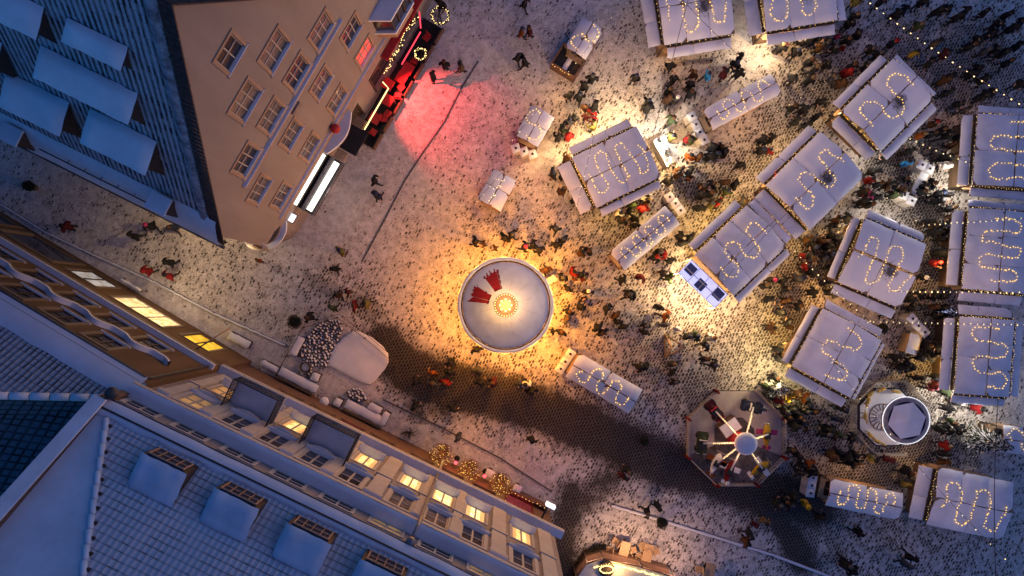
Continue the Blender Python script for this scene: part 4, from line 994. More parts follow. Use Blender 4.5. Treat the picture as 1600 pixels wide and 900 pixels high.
    # ---- hanging banners
    for x, y, m, lab in ((1306, 190, 'coat_y', 'yellow cloth banner hanging in the gap between two angled stalls'), (1194, 283, 'red_fabric', 'red cloth banner hanging at the burnt spot stall'), (1312, 443, 'coat_y', 'yellow cloth banner at the corner of the split roof stall'), (1472, 520, 'red_fabric', 'red cloth banner on the blue bush stall')):
        t = mini('banner', lab, 'banner', x, y, rnd.uniform(0, 3), None, 0)
        mb = MB()
        for i in range(6): mb.box((0, -.3 + .1 * i + .05, 1.65), (.05 + .02 * (i % 2), .1, .9))
        mb.build('cloth', M[m], t); mb = MB(); mb.tube([(0, -.36, 2.12), (0, .36, 2.12)], .025, 5); mb.tube([(0, .36, 2.12), (0, .36, 0)], .03, 5); mb.build('pole', M['wood_dark'], t)
    # ---- round dark topiary bushes
    for x, y, r, lab in ((460, 503, .46, 'round dark clipped bush by the corner of the snowed garden bed'), (1035, 818, .36, 'round dark bush on the drain line near the cafe'), (43, 290, .33, 'round dark bush alone in the alley'), (1382, 513, .30, 'round dark bush between the split roof stall and the counter'), (1008, 690, .30, 'round dark bush on the dark track near the plane ride')):
        t = mini('clipped_bush', lab, 'bush', x, y, 0, 'round clipped bushes', .7)
        t.location.z = 0
        mb = MB(); mb.lathe([(.2, 0), (.24, .3), (.20, .3), (.001, .28)], 12); mb.build('pot', M['stone'], t)
        mb = MB()
        for k in range(700):
            d = Vector((rnd.gauss(0, 1), rnd.gauss(0, 1), rnd.gauss(0, 1))).normalized(); p = d * r * rnd.uniform(.72, 1.08) + Vector((0, 0, .3 + r)); e = Vector((rnd.gauss(0, 1), rnd.gauss(0, 1), rnd.gauss(0, 1))).normalized() * .05; f = e.cross(d).normalized() * .03
            mb.face([p - e, p + f, p + e, p - f], 0)
        mb.ball((0, 0, .3 + r), r * .74, 0, 12, 8); mb.build('foliage', M['topiary'], t); LAND.append(({460:'the garden corner bush',1035:'the drain line bush',43:'the lone alley bush',1382:'the counter bush',1008:'the dark track bush'}[x], x, y))
    # ---- lit globe bushes by the shopfront
    for x, y, lab, po in ((690, 711, 'lit globe bush under the drainpipe, tangled in warm lights', 'dense'), (733, 736, 'lit globe bush in the middle of three, between two red lamps', 'mid'), (782, 758, 'lit globe bush closest to the red lit entrance'.replace('closest to', 'beside'), 'end')):
        t = mini('lit_bush', lab, 'bush', x, y, rnd.random() * 6, 'globe bushes wound with fairy lights', 1.5); t.location.z = 0
        mb = MB(); mb.prism([(-.3, -.3), (.3, -.3), (.3, .3), (-.3, .3)], 0, .55); mb.build('planter', M['wood_dark'], t)
        mb = MB(); mb.tube([(0, 0, .5), (0, 0, 1.1)], .05, 6); r = .78
        for k in range(1700):
            d = Vector((rnd.gauss(0, 1), rnd.gauss(0, 1), rnd.gauss(0, 1))).normalized(); p = d * r * rnd.random() ** .4 * (1 + .12 * mnoise.noise(d * 2)) + Vector((0, 0, 1.5)); e = (d + Vector((rnd.gauss(0, .6), rnd.gauss(0, .6), rnd.gauss(0, .6)))).normalized() * rnd.uniform(.08, .16); f = e.orthogonal().normalized() * .014
            mb.face([p - f, p + f, p + e], 0)
        mb.build('foliage', M['twig'], t)
        mb = MB()
        for k in range(85):
            d = Vector((rnd.gauss(0, 1), rnd.gauss(0, 1), rnd.gauss(.3, 1))).normalized(); mb.octa(d * r * rnd.uniform(.6, 1.0) + Vector((0, 0, 1.5)), rnd.uniform(.018, .034))
        mb.build('fairy_light', M['bulb'], t)
        lamp('bush_glow', (0, 0, 1.5), 26, (1, .5, .15), .35, t)
    for x, y, lab in ((712, 723, 'red glowing ball lamp between the drainpipe bush and the middle bush'), (757, 744, 'red glowing ball lamp between the middle and the last lit bush'), (742, 773, 'red glowing ball lamp against the timber shopfront')):
        t = mini('ball_lamp', lab, 'lamp', x, y, 0, 'red ball lamps along the shopfront', 1.3); t.location.z = 0
        mb = MB(); mb.tube([(0, 0, 0), (0, 0, 1.2)], .03, 6); mb.lathe([(.001, 0), (.18, 0), (.18, .05), (.001, .06)], 12); mb.build('post', M['black'], t)
        mb = MB(); mb.ball((0, 0, 1.3), .115, 0, 10, 6); mb.build('globe', M['bulb_red'], t); lamp('glow', (0, 0, 1.5), 9, (1, .1, .08), .1, t)
    # ---- small pale tables on the shop terrace
    for x, y, lab in ((765, 740, 'pale square terrace table beside the last lit bush'), (808, 764, 'pale square terrace table by the red lit entrance')):
        t = mini('terrace_table', lab, 'table', x, y, -.45, 'pale terrace tables by the shopfront', .75); t.location.z = 0
        mb = MB(); mb.box((0, 0, .73), (.55, .55, .04)); snow_slab(mb, .52, .52, .75, .05, 1, x, dens=10); mb.build('top', [M['wood_light'], M['snow']], t); mb = MB(); mb.tube([(0, 0, .02), (0, 0, .72)], .04, 6); mb.lathe([(.001, 0), (.22, 0), (.2, .03), (.001, .03)], 10); mb.build('leg', M['black'], t)
    t = mini('terrace_screen', 'dark red timber screen box round the entrance terrace', 'screen', 820, 783, R(-26)); 
    mb = MB(); 
    for (x, y, sx, sy) in ((0, .45, 2.6, .08), (1.3, -.1, .08, 1.1), (-1.3, -.1, .08, 1.1)): mb.box((x, y, .5), (sx, sy, 1.0))
    mb.build('panel', M['wood_brown'], t); mb = MB(); garland_bulbs(mb, [(-1.3, -.6, 1.1), (-1.3, .4, 1.1), (1.25, .45, 1.1)], 14, .03, 0, .03); mb.build('fairy_light', M['bulb'], t)
    # ---- fir trees
    def fir(x, y, hgt, r, lab, mt='fir', bulbs='bulb', nb=60, nl=2600):
        t = mini('fir_tree', lab, 'tree', x, y, rnd.random() * 6, None, hgt * .45); t.location.z = 0
        mb = MB(); mb.tube([(0, 0, 0), (0, 0, hgt * .9)], .09, 7, 0, .02); mb.build('trunk', M['twig'], t)
        mb = MB()
        for k in range(nl):
            zt = rnd.random() ** .75; a = rnd.random() * 2 * PI; tier = .78 + .22 * abs(math.sin(zt * 17)); rr = r * (1 - zt) * tier * rnd.uniform(.25, 1.05)
            p = Vector((rr * math.cos(a), rr * math.sin(a), .3 + zt * (hgt - .3) - rr * .25)); e = Vector((math.cos(a), math.sin(a), rnd.uniform(-.6, .1))).normalized() * rnd.uniform(.10, .22); f = Vector((-math.sin(a), math.cos(a), rnd.uniform(-.3, .3))) * .035
            mb.face([p - f, p + f, p + e + f * .3, p + e - f * .3], 1 if rnd.random() < .30 and zt > .05 else 0)
        mb.build('crown', [M[mt], M['snow']], t)
        mb = MB()
        for k in range(nb):
            zt = rnd.random() ** .8; a = rnd.random() * 2 * PI; mb.octa((r * (1 - zt) * .95 * math.cos(a), r * (1 - zt) * .95 * math.sin(a), .3 + zt * (hgt - .3)), .03)
        mb.build('fairy_light', M[bulbs], t); LAND.append(({1545: 'the snowy fir', 1214: 'the dark fir', 1480: 'the blue lit fir'}[x], x, y))
    fir(1545, 690, 3.6, 1.15, 'snow dusted fir tree, beside the small blue hut', nb=24)
    fir(1214, 606, 2.4, .8, 'dark fir tree, at the ledged stall corner', nb=10)
    fir(1480, 488, 1.7, .48, 'electric blue lit small fir, at the blue bush stall', bulbs='bulb_blue', nb=330, nl=500)
    # ---- overhead strings
    def string(pts, n, z0, z1, sag, m, r, lab, group='strings of bulbs over the market', lights=0, power=0, c=(1, .7, .5)):
        if lights: z0 += 2.2; z1 += 2.2; lights += 1; power *= 1.35
        A, B = at(*pts[0], z0), at(*pts[1], z1); P = [A.lerp(B, i / 16) - Vector((0, 0, sag * (1 - (2 * i / 16 - 1) ** 2))) for i in range(17)]
        base = A.copy(); P = [p - base for p in P]
        t = thing('light_string' if n else 'overhead_cable', lab, 'string lights' if n else 'cable', base, 0, group)
        mb = MB(); mb.tube(P, .012 if n else .02, 4); mb.build('cable', M['cable'], t)
        if n:
            mb = MB(); garland_bulbs(mb, [p - Vector((0, 0, .06)) for p in P], n, r, 0, .02); mb.build('bulb', M[m], t)
        for i in range(lights):
            k = (i + .5) / lights; lamp('string_fill', P[int(k * 16)] - Vector((0, 0, .25)), power, c, .5, t)  # added warm fill lamps along the cable, beyond what its bulbs give
    W_ = (1, .56, .36)
    string(((1345, -8), (1612, 172)), 24, 4.6, 4.4, .3, 'bulb_white', .055, 'string of white bulbs crossing the dark crowd near the upper corner', lights=1, power=75, c=W_)
    string(((1418, 214), (1516, 254)), 9, 4, 4, .15, 'bulb_white', .055, 'short string of bulbs from the grey patched stall to the upper edge stall')
    string(((1386, 455), (1640, 458)), 26, 4.2, 4.2, .15, 'bulb_white', .05, 'string of bulbs running level across the middle edge stall', lights=1, power=90, c=W_)
    string(((1352, 503), (1640, 509)), 28, 4.2, 4.2, .2, 'bulb_white', .05, 'string of bulbs running level across the blue bush stall')
    string(((1378, 300), (1445, 352)), 3, 4, 4, .2, 'bulb_white', .04, 'short dark cable with few bulbs by the split roof stall')
    string(((1440, 352), (1640, 338)), 22, 4.0, 4.2, .15, 'bulb_white', .05, 'string of bulbs above the gap between the two upper edge stalls')
    string(((1238, 388), (1366, 507)), 13, 4.2, 3.8, .2, 'bulb_white', .045, 'string of bulbs between the glass annex stall and the ledged stall', lights=1, power=50, c=W_)
    string(((1296, 560), (1436, 730)), 12, 4.4, 4.4, .25, 'bulb_white', .04, 'slack string of bulbs past the swing carousel', lights=1, power=45, c=W_)
    string(((1436, 730), (1585, 886)), 7, 4.4, 4.2, .3, 'bulb_white', .04, 'dark cable with few bulbs over the knotted lights stall', lights=1, power=45, c=W_)
    string(((962, 20), (795, 225)), 15, 4.6, 4.2, .3, 'bulb_white', .035, 'string of small bulbs from the fire pit hut to the hut with curled lights', lights=2, power=85, c=W_)
    string(((1078, -10), (1020, 215)), 0, 6.5, 4.5, .2, None, 0, 'thin dark cable from the sooty stall to the grill', 'bare cables over the market')
    string(((1062, -6), (1165, 95)), 5, 5, 4.5, .2, 'bulb_white', .035, 'cable with few bulbs across the sooty roofed stall', lights=1, power=90, c=W_)
    string(((1560, 620), (1556, 905)), 0, 5, 5, .2, None, 0, 'thin dark cable over the fir tree hut and the knotted lights stall', 'bare cables over the market')
    string(((1125, 445), (1262, 300)), 8, 4.4, 4.4, .3, 'bulb_white', .035, 'string of bulbs along the roof of the glass annex stall', lights=1, power=18, c=W_)
    string(((900, 330), (935, 185)), 9, 4.4, 4.4, .2, 'bulb_white', .035, 'string of pale bulbs across the roof of the grill stall', lights=1, power=90, c=W_)
    string(((1190, 190), (1300, 120)), 6, 4.6, 4.6, .2, 'bulb_white', .03, 'string of small bulbs over the crowd by the gift box stall', lights=1, power=90, c=W_)
    string(((740, 320), (800, 250)), 6, 4.2, 4.2, .1, 'bulb_white', .03, 'short string of tiny bulbs over the lone plain hut', lights=1, power=90, c=W_)

def seat_chair(label, cat, loc, rz, m, group):
    t = thing('cafe_chair', label, 'chair', loc, rz, group)
    mb = MB(); mb.box((0, 0, .45), (.42, .42, .04)); mb.build('seat', M[m], t)
    mb = MB()
    for i in range(4): mb.box((-.2, -.165 + .11 * i, .72), (.025, .07, .42))
    mb.box((-.2, 0, .92), (.03, .42, .05)); mb.build('backrest', M[m], t)
    for sx in (-1, 1):
        for sy in (-1, 1): mb = MB(); mb.box((sx * .18, sy * .18, .215), (.035, .035, .43)); mb.build('leg', M['black'], t)
    return t

def cafe_table(label, loc, rz, m, L, W, group, snow=None):
    t = thing('cafe_table', label, 'table', loc, rz, group)
    mb = MB(); mb.box((0, 0, .73), (L, W, .04)); mb.build('top', M[m], t)
    mb = MB(); mb.box((0, 0, .36), (.08, .08, .7)); mb.box((0, 0, .02), (L * .6, W * .5, .04)); mb.build('pedestal', M['black'], t)
    return t

def terraces(FW, root):
    """red lit terrace along the gabled house and the warm pavilion terrace at the lower edge"""
    o = Vector(root.location)
    w = lambda s, d: o + FW.p(s, 0, d)
    rz = math.atan2(FW.u.y, FW.u.x)
    t = thing('terrace_deck', 'dark low terrace deck with planter boards along the gabled house', 'deck', w(13.4, .85), rz)
    mb = MB(); mb.box((0, 0, .05), (9.0, 1.5, .1)); mb.build('floor', M['black'], t)
    mb = MB()
    for i in range(7): mb.box((-4.0 + 1.32 * i, -.78, .27), (1.1, .1, .5))
    mb.build('planter_board', M['wood_brown'], t)
    T = [(10.6, .8, 'plain red table by the yellow neon tube, at its lower end'), (12.0, .95, 'red table beside the bend of the yellow neon tube'), (12.9, .45, 'red table against the wall under the red lamp'), (13.7, 1.0, 'brightest red table in the pool of red light'), (14.4, 1.05, 'red table next to the brightest one, by the neon gap')]
    src = None
    for s, d, lab in T:
        if src is None: src = cafe_table(lab, w(s, d), rz, 'red_paint', .7, .7, 'red tables on the red lit terrace')
        else: copy_tree(src, w(s, d), rz, lab)
    C = [(9.8, 1.1, 'dark chair at the lower end of the red lit terrace', 0), (10.9, 1.3, 'dark chair outside the lowest red table, facing it', -1.2), (11.3, 1.3, 'dark chair between the two lowest red tables', 1.4), (12.6, 1.3, 'chair between the neon bend table and the brightest table', .4), (13.2, 1.2, 'chair in the brightest red light on the terrace', 2.8), (15.1, 1.1, 'dark chair beside the glowing wreath', 0.2), (16.8, 1.0, 'dark red chair at the upper end of the terrace by red neon', 2.9)]
    src = None
    for s, d, lab, r in C:
        if src is None: src = seat_chair(lab, 'chair', w(s, d), rz + r, 'red_paint', 'chairs on the red lit terrace')
        else: copy_tree(src, w(s, d), rz + r, lab)
    for k, (s, d, R_, lab) in enumerate(((15.55, 1.35, .36, 'glowing warm wreath standing on the dark terrace'), (18.3, 1.2, .55, 'glowing light star frame at the end of the terrace by the frame top'))):
        t = thing('light_wreath', lab, 'wreath', w(s, d) , rz)
        mb = MB(); ring = [(R_ * math.cos(a * PI / 10), R_ * math.sin(a * PI / 10), .95) for a in range(21)]; mb.tube(ring, .07, 6); mb.build('ring', M['fir'], t)
        mb = MB(); garland_bulbs(mb, [(x, y, z + .06) for x, y, z in ring], 46, .035, 0, .06); mb.build('fairy_light', M['bulb_big'], t)
        mb = MB(); mb.tube([(0, 0, 0), (0, 0, .9)], .04, 6); mb.box((0, 0, .9), (2 * R_, .05, .05)); mb.build('stand', M['black'], t)
    t = thing('bulb_garland', 'tangled warm bulb garland along the terrace wall under the red shopfront board', 'garland', w(14.6, .3), rz)
    mb = MB(); P = [(-1.6, .05, 2.2), (-.9, -.1, 2.0), (-.4, 0, 2.4), (.3, -.1, 2.1), (1.2, 0, 2.4), (2.6, -.1, 2.2)]; garland_bulbs(mb, P, 48, .04, 0, .1); mb.tube(P, .02, 4, 1); mb.build('fairy_light', [M['bulb_big'], M['fir']], t)
    LAND.append(('the red lit terrace', 620, 110)); LAND.append(('the white lit sign', 490, 300)); LAND.append(('the black entrance awning', 545, 215))
    # pavilion terrace at the lower edge of the photo
    P = [at(x, y, 2.3) for x, y in ((898, 905), (916, 880), (942, 872), (1004, 886), (1060, 903), (1060, 960), (910, 960))]
    c = sum(P, Vector()) / len(P); c.z = 0
    t = thing('cafe_pavilion', 'warm lit cafe pavilion with a faceted flat glowing roof, cut by the lower picture edge', 'pavilion', c); LAND.append(('the pavilion', 960, 890))
    pl = [(p.x - c.x, p.y - c.y) for p in P]
    mb = MB(); mb.prism(pl, 2.2, 2.32, 0); mb.build('roof', M['white_paint'], t)
    mb = MB()
    for i in range(4):
        a, b = Vector((*pl[i], 2.37)), Vector((*pl[i + 1], 2.37)); mb.tube([a, b], .06, 4)
    mb.build('roof_rim', M['wood_brown'], t)
    mb = MB(); gpts = [Vector((*pl[1], 2.42)).lerp(Vector((0, 0, 2.42)), .2), Vector((*pl[2], 2.42)).lerp(Vector((0, 0, 2.42)), .2), Vector((*pl[3], 2.42)).lerp(Vector((0, 0, 2.42)), .2), Vector((*pl[4], 2.42)).lerp(Vector((0, 0, 2.42)), .2)]
    garland_bulbs(mb, gpts, 90, .05, 0, .05); mb.build('fairy_light', M['bulb_big'], t)
    rc = at(948, 890, 2.5) - c; mb = MB(); ring = [(rc.x + .42 * math.cos(a * PI / 10), rc.y + .22 * math.sin(a * PI / 10), 2.5) for a in range(21)]; garland_bulbs(mb, ring, 40, .045, 0, .02); mb.lathe([(.001, 2.33), (.5, 2.33), (.5, 2.45), (.001, 2.45)], 16, (rc.x, rc.y, 0), 1); mb.build('chimney_cap', [M['bulb_big'], M['wood_dark']], t)
    mb = MB(); mb.prism([(x * .93, y * .93) for x, y in pl], 0, 1.0, 0); mb.build('counter', M['wood_brown'], t)
    for x, y in pl[:5]: mb = MB(); mb.tube([(x * .96, y * .96, 0), (x * .96, y * .96, 2.2)], .05, 6); mb.build('post', M['wood_dark'], t)
    l1 = at(985, 866, 2.05) - c; lamp('pavilion_lamp', l1, 230, (1, .58, .34), .15, t); l1 = at(1055, 886, 2.0) - c; lamp('pavilion_lamp', l1, 150, (1, .56, .34), .15, t); l1 = at(920, 868, 1.9) - c; lamp('pavilion_lamp', l1, 60, (1, .58, .34), .15, t)
    l1 = at(965, 893, 3.0) - c; lamp('pavilion_lamp', l1, 90, (1, .55, .2), .15, t)
    src = None
    for x, y, L, lab in ((975, 862, 1.15, 'pale long cafe table with one brown half by the pavilion'), (1012, 866, 1.2, 'pale long cafe table among several chairs by the pavilion'), (1108, 896, 1.1, 'pale cafe table alone near the end of the pavilion')):
        p = at(x, y, .7); p.z = 0
        if src is None: src = cafe_table(lab, p, R(76), 'wood_light', 1.3, .62, 'tables on the pavilion terrace')
        else: copy_tree(src, p, R(76), lab)
    src = None
    for x, y, r, lab in ((952, 860, 3.0, 'pale slatted chair alone by the dark hedge end'), (962, 846, 2.5, 'pale slatted chair above the two tone table'), (990, 860, .3, 'pale slatted chair between the two long tables, upper'), (999, 870, .5, 'pale slatted chair between the two long tables, lower'), (1004, 853, 2.2, 'pale slatted chair at the head of the second long table'), (1026, 862, .2, 'dark slatted chair on the drain side of the second table'), (1092, 890, 3.1, 'pale slatted chair beside the lone end table')):
        p = at(x, y, .5); p.z = 0
        if src is None: src = seat_chair(lab, 'chair', p, r, 'wood_light', 'chairs on the pavilion terrace')
        else: copy_tree(src, p, r, lab)
    t = mini('terrace_hedge', 'low dark hedge curving round the pavilion terrace', 'hedge', 920, 868, 0)
    mb = MB(); pts = [at(x, y) - Vector(t.location) for x, y in ((893, 900), (900, 880), (912, 862), (928, 853), (944, 850))]
    for i in range(len(pts) - 1):
        for k in range(260):
            p = pts[i].lerp(pts[i + 1], rnd.random()) + Vector((rnd.gauss(0, .09), rnd.gauss(0, .09), rnd.uniform(.05, .75))); e = Vector((rnd.gauss(0, 1), rnd.gauss(0, 1), rnd.gauss(0, 1))).normalized() * .08; f = e.orthogonal().normalized() * .03
            mb.face([p - e, p + f, p + e, p - f])
    mb.build('foliage', M['topiary'], t)

# ------------------------------------------------------------------ carousel, plane ride, swing carousel
def carousel():
    c = at(790, 477, 0)
    t = thing('carousel', 'round carousel with a snowed conical canopy showing two red wedges and a lit crown', 'carousel', c); LAND.append(('the big carousel', 790, 477))
    Rr, z0, z1 = 2.62, 3.1, 4.3
    mb = MB(); mb.lathe([(.3, z1 - .02), (Rr, z0)], 48, (0, 0, 0)); mb.build('canopy', M['red_fabric'], t)
    mb = MB(); NA, NR = 192, 40; g = []
    th = lambda r: .05 if .35 < r < Rr - .05 else .0
    for j in range(NR + 1):
        r = .30 + (Rr - .01 - .30) * j / NR
        for i in range(NA):
            a = 2 * PI * i / NA; fac = .015 * math.cos(a * 12)
            g.append(Vector((r * math.cos(a), r * math.sin(a), z1 + (z0 - z1) * (r - .3) / (Rr - .3) + th(r) + .012 * mnoise.noise(Vector((r * 2 * math.cos(a), r * 2 * math.sin(a), 1))))))
    fs = []
    def bare(a, r):
        for (ac, w, r0, r1) in ((R(160), R(14.5), 1.0, 2.15), (R(115), R(13), 1.0, 2.15)):
            da = (a - ac + PI) % (2 * PI) - PI
            jag = .30 * mnoise.noise(Vector((a * 22, 3, 0))) + .16 * mnoise.noise(Vector((a * 60, r, 0)))
            ww = w * (1 + .12 * mnoise.noise(Vector((r * 6, 1, 2))))
            if abs(da) < ww and r0 < r < r1 + jag: return True
        return False
    for j in range(NR):
        for i in range(NA):
            if bare(2 * PI * (i + .5) / NA, .3 + (Rr - .31) * (j + .5) / NR): continue
            fs.append((j * NA + i, (j + 1) * NA + i, (j + 1) * NA + (i + 1) % NA, j * NA + (i + 1) % NA))
    mb.add(g, fs, 0, True); mb.build('canopy_snow', M['snow_roof'], t)
    mb = MB()
    for k in range(12):
        a = 2 * PI * (k + .5) / 12; mb.tube([(.34 * math.cos(a), .34 * math.sin(a), z1 + .035), (Rr * math.cos(a), Rr * math.sin(a), z0 + .03)], .012, 4)
    mb.build('canopy_seam', M['trim_light'], t)
    mb = MB(); mb.lathe([(Rr + .04, z0 - .45), (Rr + .06, z0 + .02), (Rr + .2, z0 + .05), (Rr + .29, z0 - .04), (Rr + .10, z0 - .05), (Rr + .08, z0 - .45)], 64, mi=0)
    mb.lathe([(Rr + .09, z0 + .03), (Rr + .13, z0 + .10), (Rr + .22, z0 + .11), (Rr + .29, z0 + .05), (Rr + .30, z0 - .03)], 64, mi=1); mb.build('rounding_board', [M['wood_dark'], M['snow']], t)
    mb = MB()
    for k in range(28):
        a = 2 * PI * k / 28 + rnd.uniform(-.03, .03); mb.octa(((Rr + .33) * math.cos(a), (Rr + .33) * math.sin(a), z0 - .03), .03)
    mb.build('rim_bulb', M['bulb'], t)
    mb = MB(); mb.lathe([(.001, z1 + .30), (.18, z1 + .26), (.34, z1 + .12), (.66, z1 - .08), (.70, z1 - .16), (.3, z1 - .05)], 36); mb.build('crown_top', M['trim_tan'], t)
    for n_, r_, zz, rb in ((26, .64, z1 - .03, .032), (8, .34, z1 + .17, .06)):
        mb = MB()
        for k in range(n_): a = 2 * PI * k / n_; mb.ball((r_ * math.cos(a), r_ * math.sin(a), zz), rb, 0, 6, 4)
        mb.build('crown_bulb', M['bulb_big'], t)
    mb = MB(); mb.ball((0, 0, z1 + .34), .1, 0, 8, 6); mb.build('finial', M['trim_cream'], t)
    lamp('canopy_fill', (0, 0, z1 + 1.0), 380, (1, .52, .14), .3, t)  # added lamp floating above the crown to warm the canopy snow
    mb = MB(); mb.lathe([(.001, .3), (2.6, .3), (2.6, .0)], 48); mb.build('platform', M['wood_brown'], t)
    mb = MB(); mb.lathe([(.55, .3), (.5, 1.6), (.55, 3.1)], 16, mi=0, smooth=False); mb.build('centre_column', M['trim_cream'], t)
    hs = None
    for k in range(10):
        a = 2 * PI * k / 10; p = Vector((1.95 * math.cos(a), 1.95 * math.sin(a), 0))
        mb = MB(); mb.tube([p + Vector((0, 0, .3)), p + Vector((0, 0, 3.4))], .03, 6); mb.build('pole', M['trim_cream'], t)
        h = MB(); h.ball((0, 0, 0), .42, 0, 10, 6, (1, .45, .5)); h.tube([(.3, 0, .05), (.48, 0, .32), (.55, 0, .42)], .11, 7, 0, .07); h.tube([(.5, 0, .42), (.74, 0, .30)], .08, 7, 0, .05)
        for sx, sy in ((.28, .12), (.28, -.12), (-.28, .12), (-.28, -.12)): h.tube([(sx, sy, -.1), (sx * 1.4, sy, -.35), (sx * 1.3, sy, -.6)], .055, 5, 0, .035)
        h.tube([(-.4, 0, .05), (-.58, 0, -.1), (-.6, 0, -.35)], .06, 5, 0, .02)
        rot = Matrix.Rotation(a + PI / 2, 4, 'Z'); rot.translation = p + Vector((0, 0, 1.15 + .15 * (k % 2))); h.v = [rot @ q for q in h.v]
        h.build('carousel_horse', [M['white_paint']], t)
    for k in range(10):
        a = 2 * PI * (k + .5) / 10; lamp('rim_lamp', (3.14 * math.cos(a), 3.14 * math.sin(a), 2.85), (520 if (a < 1.2 or a > 4.9) else 330), (1, .37, .04), .12, t)
    # ticket stand at its edge
    t2 = mini('ticket_stand', 'small grey ticket stand at the carousel edge', 'ticket stand', 860, 438, -1.0)
    mb = MB(); mb.box((0, 0, .5), (.34, .5, 1.0)); mb.build('case', M['zinc'], t2); mb = MB(); mb.box((0, 0, 1.02), (.4, .6, .04)); mb.build('top', M['white_paint'], t2)

def plane(mb_name, root, loc, rz, cA, cB, kind):
    T = Matrix.Translation(loc) @ Matrix.Rotation(rz, 4, 'Z')
    def place(mb): mb.v = [T @ v for v in mb.v]; return mb
    mb = MB(); mb.ball((0, 0, 0), .62, 0, 12, 8, (1, .42, .42)); mb.tube([(-.4, 0, .02), (-.95, 0, .1)], .2, 8, 0, .06)
    if kind == 'car': mb.box((0, 0, -.05), (1.35, .62, .32)); mb.box((.35, 0, .05), (.5, .56, .2), mi=0)
    g = place(mb).build('gondola', [M[cA]], root)
    mb = MB()
    if kind == 'car':
        for sx in (-.42, .42):
            for sy in (-.34, .34):
                mb = MB(); mb.lathe([(.001, -.05), (.17, -.05), (.17, .05), (.001, .05)], 10, (0, 0, 0)); rr = Matrix.Rotation(PI / 2, 4, 'X'); mb.v = [rr @ v + Vector((sx, sy, -.18)) for v in mb.v]; place(mb).build('wheel', M['black'], g)
        mb = MB(); mb.box((-.12, 0, .17), (.55, .46, .16)); place(mb).build('seat', M['black'], g); mb = MB(); mb.box((.18, 0, .27), (.04, .5, .2)); mb.box((-.66, 0, .06), (.12, .6, .08)); place(mb).build('windscreen', M[cB], g)
    else:
        mb.box((.1, 0, .0), (.34, 1.35, .05)); mb.box((-.85, 0, .12), (.22, .55, .04)); mb.box((-.88, 0, .28), (.2, .04, .3)); place(mb).build('wing', M[cB], g)
        mb = MB(); mb.box((-.1, 0, .22), (.42, .34, .14)); place(mb).build('seat', M['black'], g); mb = MB(); mb.box((.66, 0, .0), (.03, .07, .6)); mb.box((.66, 0, 0), (.028, .6, .07)); place(mb).build('propeller', M['frame_white'], g)

